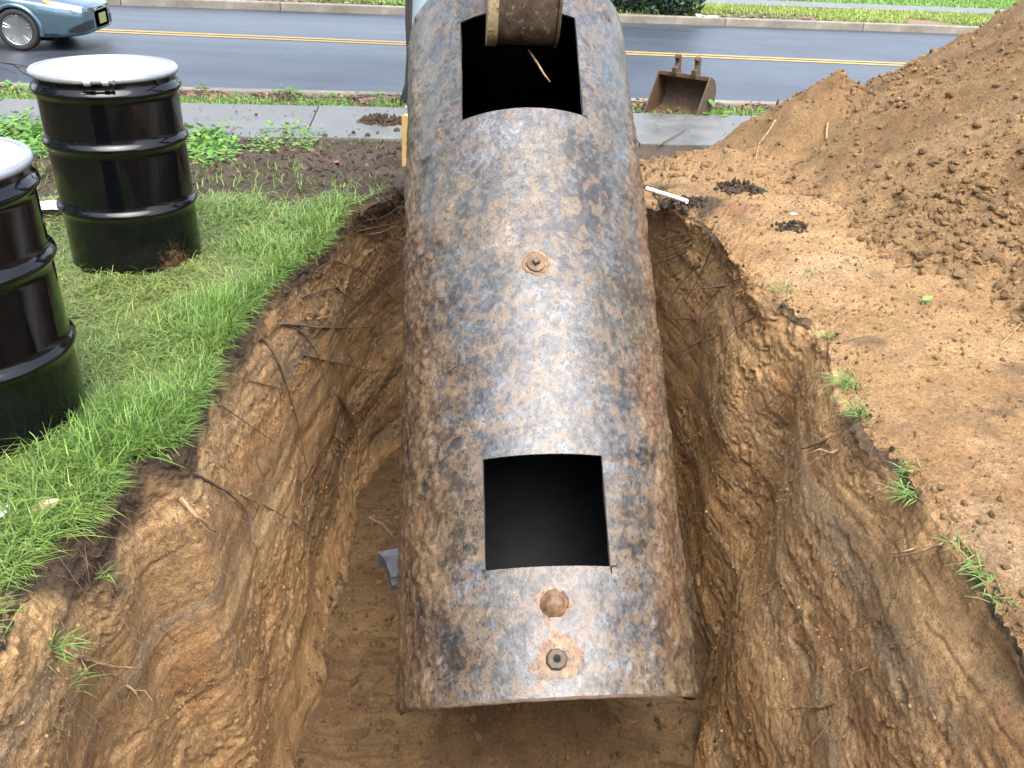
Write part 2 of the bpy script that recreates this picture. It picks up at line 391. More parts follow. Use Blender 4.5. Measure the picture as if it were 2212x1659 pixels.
# floor
NR = 46
base = WV.reshape(NU, NV, 3)[:, -1]
cen = np.stack([np.full(NU, .12), np.clip(base[:, 1], 1.3, 5.1), np.full(NU, -DEPTH)], -1)
rr = np.linspace(0, 1, NR)
FV = base[:, None, :] + (cen - base)[:, None, :] * rr[None, :, None]
fx = FV.reshape(-1, 3).copy(); rt = np.tile(rr, NU)
am = sstep(0, .12, rt)
fx[:, 2] += am * (.06 * fbm(fx, 1.6, 3, 50) + .045 * fbm(fx, 5.5, 5, 51, .6) + .012 * fbm(fx, 32, 3, 52)) + .05 * sstep(3.0, 5.0, fx[:, 1]) + am * .42 * np.exp(-((fx[:, 0] - .2) ** 2 / .14 + (fx[:, 1] - 3.02) ** 2 / .05))
fc = mix(CLAY * .8, CLAYD * .6, np.clip(.5 + .8 * fbm(fx, 3, 4, 53), 0, 1)); fc = mix(fc, CLAYL * .7, np.clip(1.6 * fbm(fx, 2.2, 3, 54) - .45, 0, .8))  # shade beside and under the tank is put into this darker floor colour
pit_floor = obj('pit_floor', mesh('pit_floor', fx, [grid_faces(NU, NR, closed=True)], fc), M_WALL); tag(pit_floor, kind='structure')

def inside_pit(xy):
    x, y = xy[:, 0], xy[:, 1]; ins = np.zeros(len(x), bool); R2 = rim[::6]; n = len(R2); j = n - 1
    for i in range(n):
        c = ((R2[i, 1] > y) != (R2[j, 1] > y)) & (x < (R2[j, 0] - R2[i, 0]) * (y - R2[i, 1]) / (R2[j, 1] - R2[i, 1] + 1e-12) + R2[i, 0]); ins ^= c; j = i
    return ins
def bvh(o):
    me = o.data; vs_ = [o.matrix_world @ v_.co for v_ in me.vertices]
    return BVHTree.FromPolygons(vs_, [tuple(p.vertices) for p in me.polygons])
BW = bvh(pit_wall); BF = bvh(pit_floor); BG = bvh(ground)
def hit(px, py, trees, lift=0.):
    d = Vector(ray(px, py)); best = None
    for t in trees:
        loc, nn, i, ds = t.ray_cast(Vector((0, 0, CAMH)), d)
        if loc is not None and (best is None or ds < best[1]): best = (loc, ds)
    if best is None: return gp(px, py)
    return np.array(best[0] - d * lift)
def ztop(x, y, trees=None):
    best = -9.
    for t in (trees or (BG,)):
        loc, *_ = t.ray_cast(Vector((x, y, 5)), Vector((0, 0, -1)))
        if loc is not None: best = max(best, loc.z)
    return best if best > -8 else float(gz(x, y))

# ------------------------------------------------------------------ pavement, road, kerbs, far side
def strip_quad(s0, s1, w0, w1): return None
def at(s, wv_): return RE * s + RM * wv_
def concrete(name, c, dark=.6, wet=0.):
    k = N(name); f = k.noise(3, 6, .65); g = k.noise(45, 5, .7)
    a = tuple(x * dark for x in c)
    b = k.mix(k.ramp(f, [(.3, a), (.7, c)]), k.ramp(g, [(.3, .7), (.7, 1.15)]), 1., 'MULTIPLY')
    st = k.ramp(k.noise(8, 5, .7), [(.62, 0.), (.72, 1.)]); b = k.mix(b, tuple(x * .4 for x in c), k.math('MULTIPLY', st, .75))
    k.set('Base Color', b); k.set('Roughness', k.ramp(f, [(.35, .25 + .3 * (1 - wet)), (.7, .75 - .2 * wet)]))
    k.set('Specular IOR Level', .28); k.set('Normal', k.bump(g, .25, .004)); return k.m
M_WALK = concrete('wet_pavement_concrete', (.15, .152, .142), .5, .6)
M_KERB = concrete('kerb_concrete', (.25, .225, .18), .5)
def road_mat():
    k = N('wet_asphalt'); f = k.noise(260, 3, .7); g = k.noise(1.1, 5, .6); h = k.voro(190)
    c = k.ramp(f, [(.3, (.018, .023, .031)), (.6, (.036, .043, .054)), (.74, (.10, .11, .12))])
    c = k.mix(c, k.ramp(g, [(.3, .8), (.7, 1.2)]), 1., 'MULTIPLY')
    tr = k.noise(1., 4, .6, k.map((.10, .9, 1.), (0, 0, -ROADANG))); c = k.mix(c, k.ramp(tr, [(.35, .72), (.65, 1.25)]), 1., 'MULTIPLY')
    ck = k.n('ShaderNodeTexVoronoi', feature='DISTANCE_TO_EDGE'); ck.inputs['Scale'].default_value = .35; k.l(k.tc.outputs['Object'], ck.inputs['Vector']); cm = k.math('MULTIPLY', k.ramp(ck.outputs['Distance'], [(.0, 1.), (.006, 0.)]), k.ramp(k.noise(.5, 3), [(.5, 0.), (.56, 1.)]))
    c = k.mix(c, (.008, .009, .011), k.math('MULTIPLY', cm, .8))
    k.set('Base Color', c); k.set('Roughness', k.ramp(tr, [(.3, .30), (.7, .48)])); k.set('Specular IOR Level', .36)
    k.set('Normal', k.bump(h, .35, .004)); return k.m
M_ROAD = road_mat()
WK0, WK1, KN0, KN1 = 7.78, 9.08, 10.12, 10.28
RZ = -.56; ROAD1 = 19.9
def slab_obj(name, s0, s1, w0, w1, z0, z1, mat, parent, bev=.012, tilt=0.):
    mb = MB(); c = at((s0 + s1) / 2, (w0 + w1) / 2)
    M = np.array([[RE[0], RM[0], 0], [RE[1], RM[1], 0], [0, 0, 1]])
    mb.box((0, 0, 0), (s1 - s0, w1 - w0, z1 - z0), M)
    o = obj(name, mb.me(name, bevel=bev), mat, parent); o.location = (c[0], c[1], (z0 + z1) / 2 + tilt); return o
sidewalk = obj('sidewalk', mesh('sidewalk', np.array([[*at(-30, WK0 + .01), -.372], [*at(30, WK0 + .01), -.372], [*at(30, WK1 - .01), -.372], [*at(-30, WK1 - .01), -.372]]), [np.array([[0, 1, 2, 3]])]), M_SOIL); tag(sidewalk, kind='structure')
sidewalk.data.attributes.new('col', 'FLOAT_COLOR', 'POINT').data.foreach_set('color', np.tile([.05, .045, .04, 1], 4).astype(np.float32))
J0 = float(gp(1015, 262) [:2] @ RE)                       # a joint the photograph shows
for k in range(-9, 11):
    s0 = J0 + k * 1.52
    slab_obj('slab', s0 + .006, s0 + 1.52 - .006, WK0, WK1, -.47, -.325, M_WALK, sidewalk, .008, RNG.uniform(-.003, .003))
near_kerb = empty('kerb', (*at(0, KN0), -.3)); tag(near_kerb, kind='structure')
def kerb_run(parent, w0, w1, z0, z1, step, s_from, s_to, phase):
    s = s_from + phase
    while s < s_to:
        o = slab_obj('kerb_stone', s + .005, s + step - .005, w0, w1, z0, z1, M_KERB, None, .02); o.parent = parent
        o.matrix_parent_inverse = Matrix.Translation(-Vector(parent.location)); s += step
kerb_run(near_kerb, KN0, KN1, -.78, -.405, 3.05, -31, 31, .4)
far_kerb = empty('kerb', (*at(0, ROAD1), -.3)); tag(far_kerb, kind='structure')
fk_a, fk_b = gp(440, 12, RZ)[:2], gp(1990, 76, RZ)[:2]
JF = float(gp(1575, 60, RZ)[:2] @ RE)
ROAD1 = float((fk_a @ RM + fk_b @ RM) / 2)
kerb_run(far_kerb, ROAD1, ROAD1 + .16, -.78, RZ + .15, 3.05, JF - 3.05 * 13, JF + 3.05 * 14, 0.)
print('ROAD1', ROAD1, fk_a @ RM, fk_b @ RM)
q4 = [at(-70, KN1 - .02), at(70, KN1 - .02), at(70, ROAD1 + .03), at(-70, ROAD1 + .03)]
NS = 141; sgrid = np.linspace(-70, 70, NS); wgrid = np.linspace(KN1 - .02, ROAD1 + .03, 21)
SS, WW = np.meshgrid(sgrid, wgrid, indexing='ij')
RV = np.c_[SS.ravel()[:, None] * RE + WW.ravel()[:, None] * RM, RZ + .035 * (1 - ((WW.ravel() - (KN1 + ROAD1) / 2) / ((ROAD1 - KN1) / 2)) ** 2)]
road = obj('road', mesh('road', RV, [grid_faces(NS, 21)[:, ::-1]]), M_ROAD); tag(road, kind='structure')
def roadz(w_): return RZ + .035 * (1 - ((w_ - (KN1 + ROAD1) / 2) / ((ROAD1 - KN1) / 2)) ** 2)
M_YEL = concrete('yellow_road_paint', (.42, .27, .07), .85)
ya, yb = gp(235, 68, RZ + .03)[:2], gp(1895, 138, RZ + .03)[:2]
yd = (yb - ya) / np.linalg.norm(yb - ya); yn = np.array([-yd[1], yd[0]])
for off in (-.115, .115):
    pts = []; L = np.linspace(-40, 45, 86)
    P = ya + L[:, None] * yd
    A = P + yn * (off - .06); B = P + yn * (off + .06)
    V = np.r_[np.c_[A, roadz(A @ RM) + .005], np.c_[B, roadz(B @ RM) + .005]]
    F = np.array([[i, i + 1, 87 - 1 + i + 1, 86 + i] for i in range(85)])
    obj('road_marking', mesh('road_marking', V, [F]), M_YEL, road)
# far side of the street
fs = np.linspace(-60, 60, 241); fw = np.r_[ROAD1 + .15, np.linspace(ROAD1 + .3, ROAD1 + 6, 40), ROAD1 + 9, ROAD1 + 15, ROAD1 + 30, ROAD1 + 60]
SS, WW = np.meshgrid(fs, fw, indexing='ij'); P2 = SS.ravel()[:, None] * RE + WW.ravel()[:, None] * RM
f3 = np.c_[P2, np.zeros(len(P2))]
fz = RZ + .14 + .02 * fbm(f3, 1.5, 3, 80) + .05 * (WW.ravel() - ROAD1 > 2.6) * 0
fbare = np.clip(.1 + 2.2 * fbm(f3, .45, 4, 81), 0, 1) * sstep(2.3, 1.9, WW.ravel() - ROAD1)
fcol = mix(np.array([.06, .10, .022]), np.array([.17, .12, .085]), fbare)
far_lawn = obj('lawn', mesh('lawn', np.c_[P2, fz], [grid_faces(241, len(fw))[:, ::-1]], fcol), M_SOIL); tag(far_lawn, kind='structure')
fwk = [gp(1450, 8, RZ + .15)[:2] @ RM, gp(2150, 33, RZ + .15)[:2] @ RM]
FW0 = float(np.mean(fwk)); print('far walk', fwk, FW0, ROAD1)
far_walk = empty('sidewalk', (*at(0, FW0), -.2)); tag(far_walk, kind='structure')
for k in range(-20, 26):
    s0 = k * 1.52; o = slab_obj('slab', s0 + .006, s0 + 1.514, FW0, FW0 + 1.25, RZ - .1, RZ + .19, M_WALK, None, .01)
    o.parent = far_walk; o.matrix_parent_inverse = Matrix.Translation(-Vector(far_walk.location))

# ------------------------------------------------------------------ the oil tank
TO = np.array([.21470964, 2.41746315, -1.31131124]); TAZ, TTI, TR, TL = -.10137991, .65374848, .61, 3.53
ta = np.array([math.sin(TAZ) * math.cos(TTI), math.cos(TAZ) * math.cos(TTI), math.sin(TTI)])
ts = np.cross(ta, [0, 0, 1.]); ts /= np.linalg.norm(ts); tn = np.cross(ts, ta)
TM = Matrix.Identity(4)
for i in range(3):
    TM[i][0] = ts[i]; TM[i][1] = ta[i]; TM[i][2] = tn[i]; TM[i][3] = TO[i]
tank = empty('oil_tank', (0, 0, 0)); tank.matrix_world = TM
tag(tank, 'long rusty oil tank tilted out of the pit, two square holes cut in it', 'oil tank')
H1 = (2.596, 3.21, -33.8, 22.8); H2 = (.463, .90, -27.2, 18.4)
def seg(brk, step):
    o = [brk[0]]
    for a, b in zip(brk[:-1], brk[1:]): o += list(np.linspace(a, b, max(2, int(round((b - a) / step)) + 1))[1:])
    return np.array(o)
tt = seg([0, .03, H2[0], H2[1], H1[0], H1[1], TL - .03, TL], .0085)
th = seg([-180, -115, H1[2], H2[2], H2[3], H1[3], 110, 180], .85)[:-1]
def idx(a, v_): return int(np.argmin(abs(a - v_)))
TT, TH = np.meshgrid(tt, th, indexing='ij'); t_ = TT.ravel(); h_ = np.radians(TH.ravel())
nt_, nh = len(tt), len(th)
cyl = np.stack([TR * np.sin(h_), t_, TR * np.cos(h_)], -1)
hd = np.degrees(h_) + 4
aside = np.abs(hd)
# distance to the cut edges so the crust dies away there
def dhatch(Hh):
    dx = np.maximum(np.maximum(Hh[0] - t_, t_ - Hh[1]), 0); dy = np.maximum(np.maximum(Hh[2] - np.degrees(h_), np.degrees(h_) - Hh[3]), 0) * math.radians(1) * TR
    return np.hypot(dx, dy)
dh = np.minimum(dhatch(H1), dhatch(H2)); clear = sstep(.005, .06, dh)
lowN = fbm(cyl, (3, 1.6, 3), 4, 100); midN = fbm(cyl, (9, 8, 9), 4, 101); hiN = fbm(cyl, (30, 27, 30), 3, 102, .65); strk = fbm(cyl, (14, 2.2, 14), 4, 103)
lower = sstep(2.9, .8, t_)
crust = sstep(.10, .7, (aside - 47 + 16 * lower) / 32 + .45 * lowN + .3 * midN)
crust *= (.25 + .75 * sstep(3.4, 2.4, t_))
crust = np.maximum(crust, .9 * sstep(.28, .5, midN + .35 * lowN) * sstep(25, 48, aside) * .7)
cl = crust * (.55 + .6 * midN + .35 * hiN)
radial = clear * (.019 * np.clip(cl, 0, 1.2) + .0025 * midN + .0012 * hiN * (1 + 3 * crust))
radial += .012 * np.clip(fbm(cyl, (8, 5.5, 8), 4, 105, .6), 0, 1) * sstep(72, 92, aside) * sstep(3.0, 1.6, t_)
radial *= sstep(0, .012, t_) * .8 + .2
def endskew(t0, hh): return t0 + sstep(.3, .0, t0) * (.003 * np.clip(np.cos(hh), 0, 1) + .008 * np.sin(hh) - .004 + .11 * np.clip(-np.cos(hh), 0, 1))
SV = np.stack([(TR + radial) * np.sin(h_), endskew(t_, h_), (TR + radial) * np.cos(h_)], -1)
steel = np.array([.084, .090, .098]); steel2 = np.array([.150, .155, .162]); brown = np.array([.075, .052, .035]); mud = np.array([.21, .148, .082]); red = np.array([.165, .088, .045]); dark = np.array([.018, .016, .014]); purple = np.array([.070, .048, .042])
olive = np.array([.095, .085, .050])
SC3 = np.stack([h_ * TR, t_, 0 * t_], -1)
tc = mix(steel, steel2, np.clip(.45 + 1.0 * midN, 0, 1))
tc = mix(tc, olive, np.clip(.1 + 1.6 * fbm(cyl, 3.1, 5, 110), 0, .75) * (.8 - .5 * lower * sstep(34, 8, aside)))
tc = mix(tc, brown * 1.15, np.clip(2.2 * fbm(cyl, (4.6, 4, 4.6), 5, 112, .6) - .25, 0, .85) * (.95 - .45 * lower * sstep(34, 8, aside)))
tanm = sstep(.10, .24, fbm(cyl, (6.5, 5, 6.5), 6, 111, .62)) * sstep(-.35, .1, lowN + .3)
tc = mix(tc, mud, tanm * (.52 - .27 * lower * sstep(40, 12, aside)))
swipe = sstep(.06, .26, fbm(SC3, (3.2, 26, 1), 4, 118, .6)) * sstep(1.9, 1.1, t_) * sstep(12, 26, aside) * sstep(70, 50, aside)
tc = mix(tc, mud * .95, swipe * .6)
tc = mix(tc, dark * 1.4, sstep(.14, .30, fbm(SC3, (4, 20, 1), 4, 119, .6)) * sstep(1.9, 1.1, t_) * sstep(18, 32, aside) * .7)
tc = mix(tc, dark * 1.6, sstep(.12, .34, fbm(cyl, (3.2, 2.8, 3.2), 6, 116, .64)) * (.40 + .35 * sstep(20, 50, aside)))
tc = tc * (1 + .6 * np.clip(fbm(cyl, (21, 19, 21), 5, 117, .72), -1, 1))[:, None]
bkw = np.exp(-((t_ - 2.25) / .35) ** 2) * np.exp(-((hd - 30) / 13) ** 2) + .5 * np.exp(-((t_ - 1.55) / .5) ** 2) * np.exp(-((hd - 36) / 12) ** 2) + .55 * np.exp(-((t_ - 1.2) / .5) ** 2) * np.exp(-((hd + 36) / 12) ** 2)
tc = mix(tc, dark, np.clip(bkw * (.6 + 2.6 * midN + 1.5 * hiN), 0, .9))
cc = mix(brown, red, np.clip(.5 + 1.3 * fbm(cyl, (6, 3, 6), 4, 113), 0, 1)); cc = mix(cc, mud, np.clip(.3 + 1.9 * fbm(cyl, (8, 4, 8), 4, 114), 0, .95)); cc = mix(cc, dark * 1.5, np.clip(2.6 * fbm(cyl, (9, 6, 9), 5, 115, .6) - .35, 0, .85))
tc = mix(tc, cc, np.clip(crust * 1.1, 0, 1))
for (q0, q1, rr_) in ((.328, -3.1, .070), (.132, -3.3, .088), (1.755, -3.2, .055)):
    dq = np.hypot(t_ - q0, (np.degrees(h_) - q1) * math.radians(1) * TR)
    rm = sstep(rr_ * 1.06, rr_ * .90, dq + .040 * fbm(cyl, 16, 4, 121, .6) + .022 * hiN); tc = mix(tc, mix(np.array([.25, .115, .05]), np.array([.36, .235, .13]), np.clip(.5 + hiN, 0, 1)), rm * .92); crust = np.maximum(crust, rm * .8)
    SV += (np.stack([np.sin(h_), 0 * h_, np.cos(h_)], -1)) * (rm * (.0015 + .004 * np.clip(hiN, 0, 1)))[:, None]
tc = mix(tc, np.array([.07, .065, .06]), .55 * sstep(.014, .0, dh) * sstep(-.1, .3, hiN + .2))
film = (1 - np.clip(crust * 1.3, 0, 1)) * np.clip(.7 + .9 * fbm(cyl, (4, 2, 4), 4, 120), .12, 1)
A_, B_ = np.meshgrid(np.arange(nt_ - 1), np.arange(nh), indexing='ij'); A_ = A_.ravel(); B_ = B_.ravel()
tm = (tt[A_] + tt[A_ + 1]) / 2; hm = (th[B_] + np.where(B_ + 1 < nh, th[(B_ + 1) % nh], 180)) / 2
keep = ~(((tm > H1[0]) & (tm < H1[1]) & (hm > H1[2]) & (hm < H1[3])) | ((tm > H2[0]) & (tm < H2[1]) & (hm > H2[2]) & (hm < H2[3])))
B2 = (B_ + 1) % nh
SF = np.stack([A_ * nh + B_, A_ * nh + B2, (A_ + 1) * nh + B2, (A_ + 1) * nh + B_], -1)[keep]
shell = obj('shell', mesh('shell', SV, [SF], tc, extra={'crust': crust, 'film': film}), M_TANK, tank)
IV = np.stack([(TR - .009) * np.sin(h_), endskew(t_, h_), (TR - .009) * np.cos(h_)], -1)
sel = (A_ % 1 == 0)
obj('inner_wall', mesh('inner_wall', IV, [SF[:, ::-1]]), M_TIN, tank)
for Hh in (H1, H2):
    mb = MB()
    for a0, a1, horiz in ((Hh[2], Hh[3], True), (Hh[0], Hh[1], False)):
        for fixed in ((Hh[0], Hh[1]) if horiz else (Hh[2], Hh[3])):
            vals = np.linspace(a0, a1, 40); V = []
            for r_ in (TR - .0085, TR + .0004):
                for x in vals:
                    hh, tv = (math.radians(x), fixed) if horiz else (math.radians(fixed), x)
                    wob = .0016 * math.sin(x * 9.1 + fixed * 3) + .0012 * math.sin(x * 23.7 + fixed)
                    V.append((r_ * math.sin(hh) + (0 if horiz else wob), tv + (wob if horiz else 0), r_ * math.cos(hh)))
            mb.add(V, [(i, i + 1, 41 + i, 40 + i) for i in range(39)])
    me = mb.me('cut_edge'); bm = bmesh.new(); bm.from_mesh(me); bmesh.ops.remove_doubles(bm, verts=bm.verts, dist=.002); bm.to_mesh(me); bm.free()
    obj('cut_edge', me, M_CUT, tank)
# saw overruns at the corners of the holes
def overrun(t0, d0, t1, d1, wd=.004):
    n = 8; V = []
    for i in range(n + 1):
        f = i / n; tv = t0 + (t1 - t0) * f; hv = math.radians(d0 + (d1 - d0) * f)
        e = np.array([(t1 - t0), math.radians(d1 - d0) * TR]); e /= np.linalg.norm(e); pv = np.array([-e[1], e[0]]) * wd * (1 - .7 * f)
        for sg in (-1, 1):
            V.append(((TR + .0045) * math.sin(hv + sg * pv[1] / TR), tv + sg * pv[0], (TR + .0045) * math.cos(hv + sg * pv[1] / TR)))
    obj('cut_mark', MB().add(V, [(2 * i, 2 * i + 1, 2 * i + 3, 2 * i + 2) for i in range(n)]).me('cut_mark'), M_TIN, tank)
overrun(H2[0], H2[3], H2[0] - .03, H2[3] + .1); overrun(H2[0], H2[3], H2[0] + .003, H2[3] + 2.4); overrun(H1[0], H1[3], H1[0] - .004, H1[3] + 2.5); overrun(H2[0], H2[2], H2[0] - .012, H2[2] - .1, .003)
overrun(H1[1], H1[2], H1[1] - .003, H1[2] - 2.5, .003); overrun(H2[0], H2[2], H2[0], H2[2] - 1.2, .003)
for (pos, nm) in ((.022, 'end_cap'), (TL - .02, 'end_cap')):
    pr = [(0, .0)] + [(TR * f, .012 * f * f) for f in (.2, .4, .6, .8, .95)] + [(TR - .004, .02)]
    sgn = 1 if pos < 1 else -1
    mb = MB().lathe([(r_, pos + sgn * z_) for r_, z_ in pr], 72, 'y'); me = mb.me(nm, True)
    if pos < 1:
        co = np.empty(len(me.vertices) * 3, np.float32); me.vertices.foreach_get('co', co); co = co.reshape(-1, 3)
        rr2 = np.hypot(co[:, 0], co[:, 2]) / TR; sk = endskew(np.zeros(len(co)), np.arctan2(co[:, 0], co[:, 2])); co[:, 1] = .010 + sk * rr2 + .050 * (1 - rr2); me.vertices.foreach_set('co', co.ravel())
    obj(nm, me, M_CAP, tank)
# weld lip round the near end
mb = MB(); prof = [(TR - .012, -.003), (TR + .0, -.004), (TR + .002, .002), (TR + .0015, .008), (TR - .012, .010)]
mb.lathe(prof, 160, 'y', True); me = mb.me('rim_lip', True)
co = np.empty(len(me.vertices) * 3, np.float32); me.vertices.foreach_get('co', co); co = co.reshape(-1, 3)
nz = fbm(co, 22, 3, 130); co[:, 1] = endskew(co[:, 1].clip(0, 1), np.arctan2(co[:, 0], co[:, 2])) + co[:, 1].clip(-1, 0) + .003 * nz; co *= np.c_[1 + .006 * nz, np.ones(len(co)), 1 + .006 * nz]; me.vertices.foreach_set('co', co.ravel())
obj('rim_lip', me, M_RUSTL, tank)
def on_tank(t0, deg):
    hh = math.radians(deg); e = bpy.data.objects.new('x', None)
    M = Matrix.Identity(4); zx = Vector((math.sin(hh), 0, math.cos(hh))); xx = Vector((math.cos(hh), 0, -math.sin(hh))); yy = Vector((0, 1, 0))
    for i in range(3): M[i][0] = xx[i]; M[i][1] = yy[i]; M[i][2] = zx[i]; M[i][3] = zx[i] * TR + (t0 if i == 1 else 0)
    bpy.data.objects.remove(e); return M
def splat(me, amp, seed):
    co = np.empty(len(me.vertices) * 3, np.float32); me.vertices.foreach_get('co', co); co = co.reshape(-1, 3).astype(float)
    a = np.arctan2(co[:, 1], co[:, 0]); r_ = np.hypot(co[:, 0], co[:, 1]); q_ = np.c_[np.cos(a) * 1.6, np.sin(a) * 1.6, 0 * a]
    f_ = 1 + amp * fbm(q_, 1.5, 4, seed, .65) * sstep(.035, .06, r_); co[:, :2] *= f_[:, None]; co[:, 2] += .004 * fbm(co, 70, 3, seed + 4)
    me.vertices.foreach_set('co', co.astype(np.float32).ravel()); me.update(); return me
def lumpy(me, amp, fr, seed):
    co = np.empty(len(me.vertices) * 3, np.float32); me.vertices.foreach_get('co', co); co = co.reshape(-1, 3).astype(float)
    for ax in range(3): co[:, ax] += amp * fbm(co + ax * 7.7, fr, 3, seed + ax)
    me.vertices.foreach_set('co', co.astype(np.float32).ravel()); me.update(); return me
me = MB().lathe([(.0, .028), (.014, .027), (.028, .023), (.036, .014), (.043, .006), (.056, -.002), (.060, -.01)], 36).me('domed_plug', True)
o = obj('domed_plug', lumpy(me, .004, 45, 140), M_RUSTY, tank); o.matrix_local = on_tank(.328, -3.1)
me = MB().lathe([(.013, -.04), (.013, .017), (.016, .020), (.032, .020), (.036, .015), (.042, -.004), (.042, -.02)], 9).me('vent_socket', auto=.8)
o = obj('vent_socket', lumpy(me, .004, 40, 142), M_PLUG, tank); o.matrix_local = on_tank(.132, -3.3)
me = MB().lathe([(.0, .0185), (.0125, .0185)], 20).me('vent_hole'); oh = obj('vent_hole', me, M_TIN, o)
me = MB().lathe([(.0, .012), (.036, .012), (.041, .009), (.042, -.01)], 40).me('bung_plug', True)
o = obj('bung_plug', lumpy(me, .0015, 60, 144), M_RUSTY, tank); o.matrix_local = on_tank(1.755, -3.2)
nutm = MB().box((0, 0, .024), (.026, .026, .026), np.array(Matrix.Rotation(.5, 3, 'Z'))).me('bung_nut', bevel=.003); obj('bung_nut', nutm, M_PLUG, o)
me = MB().lathe([(.060, -.01), (.056, .002), (.048, .003), (.045, .0)], 90).me('weld_patch', True)
o2 = obj('weld_patch', splat(me, .25, 145), M_RUSTY, tank); o2.matrix_local = on_tank(1.755, -3.2)

# ------------------------------------------------------------------ digger bucket hooked into the upper hole
def iron_mat(name, a, b, cc_, rough=.7):
    k = N(name); f = k.noise(14, 6, .65); g = k.noise(60, 5, .7)
    c = k.mix(k.ramp(f, [(.35, a), (.65, b)]), cc_, k.ramp(k.noise(32, 5, .7), [(.58, 0.), (.66, 1.)]))
    c = k.mix(c, k.ramp(g, [(.3, .55), (.7, 1.3)]), 1., 'MULTIPLY'); k.set('Base Color', c); k.set('Roughness', rough)
    k.set('Normal', k.bump(g, .5, .006)); return k.m
M_BKT = iron_mat('muddy_bucket_iron', (.028, .019, .012), (.075, .046, .024), (.20, .12, .055))
M_BKTE = iron_mat('worn_bucket_edge', (.22, .165, .085), (.34, .265, .145), (.07, .042, .024))
M_BKT2 = iron_mat('rusty_bucket_iron', (.055, .032, .018), (.095, .056, .03), (.16, .105, .06))
hook = empty('excavator_bucket', (0, 0, 0)); hook.matrix_world = TM
tag(hook, 'narrow mud-caked excavator bucket hooked into the upper hole of the tank', 'excavator bucket')
def smoothcurve(pts, n=40):
    pts = np.array(pts, float); s = np.r_[0, np.cumsum(np.linalg.norm(np.diff(pts, axis=0), axis=1))]
    P = np.stack([np.interp(np.linspace(0, s[-1], n), s, pts[:, i]) for i in range(2)], -1)
    for _ in range(4): P[1:-1] = (P[:-2] + 2 * P[1:-1] + P[2:]) / 4
    return P
pf = smoothcurve([(3.55, 1.30), (3.38, 1.18), (3.20, 1.0), (3.095, .83), (3.03, .73), (3.0, .64), (3.025, .555), (3.10, .49), (3.2, .45), (3.34, .42)], 60)
tg = np.gradient(pf, axis=0); tg /= np.linalg.norm(tg, axis=1)[:, None]; nr = np.stack([-tg[:, 1], tg[:, 0]], -1)
if nr[20, 0] < 0: nr = -nr
x0_, x1_ = -.165, .118
V = []; nW = 24
for layer in (0., .016):
    for i in range(60):
        for jx in np.linspace(x0_, x1_, nW): V.append((jx, pf[i, 0] + nr[i, 0] * layer, pf[i, 1] + nr[i, 1] * layer))
V = np.array(V); V[:60 * nW] += np.c_[0 * V[:60 * nW, :1], -.012 * np.clip(fbm(V[:60 * nW], 18, 4, 150), -.1, 1)[:, None], 0 * V[:60 * nW, :1]]
F1 = grid_faces(60, nW); F2 = F1[:, ::-1] + 60 * nW
ed = []
for i in range(59):
    for j in (0, nW - 1):
        a, b = i * nW + j, (i + 1) * nW + j; ed.append((a, b, b + 60 * nW, a + 60 * nW))
obj('back_plate', mesh('back_plate', V, [F1, F2, np.array(ed)]), M_BKT, hook)
for xa, xb, mt in ((x0_ - .052, x0_ - .001, M_BKTE), (x1_ + .001, x1_ + .016, M_BKT)):
    n0, n1 = 0, 46; pol = [(p[0] - .012 * nr[i, 0], p[1] - .012 * nr[i, 1]) for i, p in list(enumerate(pf))[n0:n1]]
    inner = [(p[0] + .26 * nr[i, 0], p[1] + .26 * nr[i, 1]) for i, p in list(enumerate(pf))[n0:n1]]
    inner = [(max(min(a, 3.62), 3.0), max(b, .52)) for a, b in inner][::-1]
    V = [];
    for xx in (xa, xb):
        V += [(xx, a, b) for a, b in pol] + [(xx, a, b) for a, b in inner[::-1]]
    nn = len(pol); F = []
    for k in range(2):
        o_ = k * 2 * nn
        F += [(o_ + i, o_ + i + 1, o_ + nn + i + 1, o_ + nn + i) for i in range(nn - 1)]
    F += [(i, i + 1, 2 * nn + i + 1, 2 * nn + i) for i in range(nn - 1)] + [(nn + i, nn + i + 1, 3 * nn + i + 1, 3 * nn + i) for i in range(nn - 1)] + [(0, nn, 3 * nn, 2 * nn), (nn - 1, 2 * nn - 1, 4 * nn - 1, 3 * nn - 1)]
    obj('side_plate', MB().add(V, F).me('side_plate', bevel=.003), mt, hook)
for jx in (-.185, -.03, .12):
    mb = MB(); V = []
    for (a, b, hw, hh) in ((3.33, .42, .030, .02), (3.38, .41, .028, .018), (3.46, .40, .018, .006)):
        V += [(jx - hw, a, b - hh), (jx + hw, a, b - hh), (jx + hw, a, b + hh), (jx - hw, a, b + hh)]
    F = [(0, 1, 2, 3), (8, 11, 10, 9)] + [(4 * k + i, 4 * k + (i + 1) % 4, 4 * k + 4 + (i + 1) % 4, 4 * k + 4 + i) for k in range(2) for i in range(4)]
    obj('tooth', mb.add(V, F).me('tooth', bevel=.004), M_BKT, hook)
for jx in (-.10, .05):
    obj('ear_plate', MB().prism([(3.40, 1.15), (3.6, 1.30), (3.78, 1.58), (3.66, 1.66), (3.5, 1.45), (3.36, 1.20)], jx - .012, jx + .012, 0).me('ear_plate', bevel=.003), M_BKT, hook)
obj('dipper_arm', MB().prism([(3.62, 1.5), (3.8, 1.42), (4.9, 3.1), (4.6, 3.3)], -.085, .035, 0).me('dipper_arm', bevel=.01), plain('yellow_arm_paint', (.42, .27, .04), .5), hook)

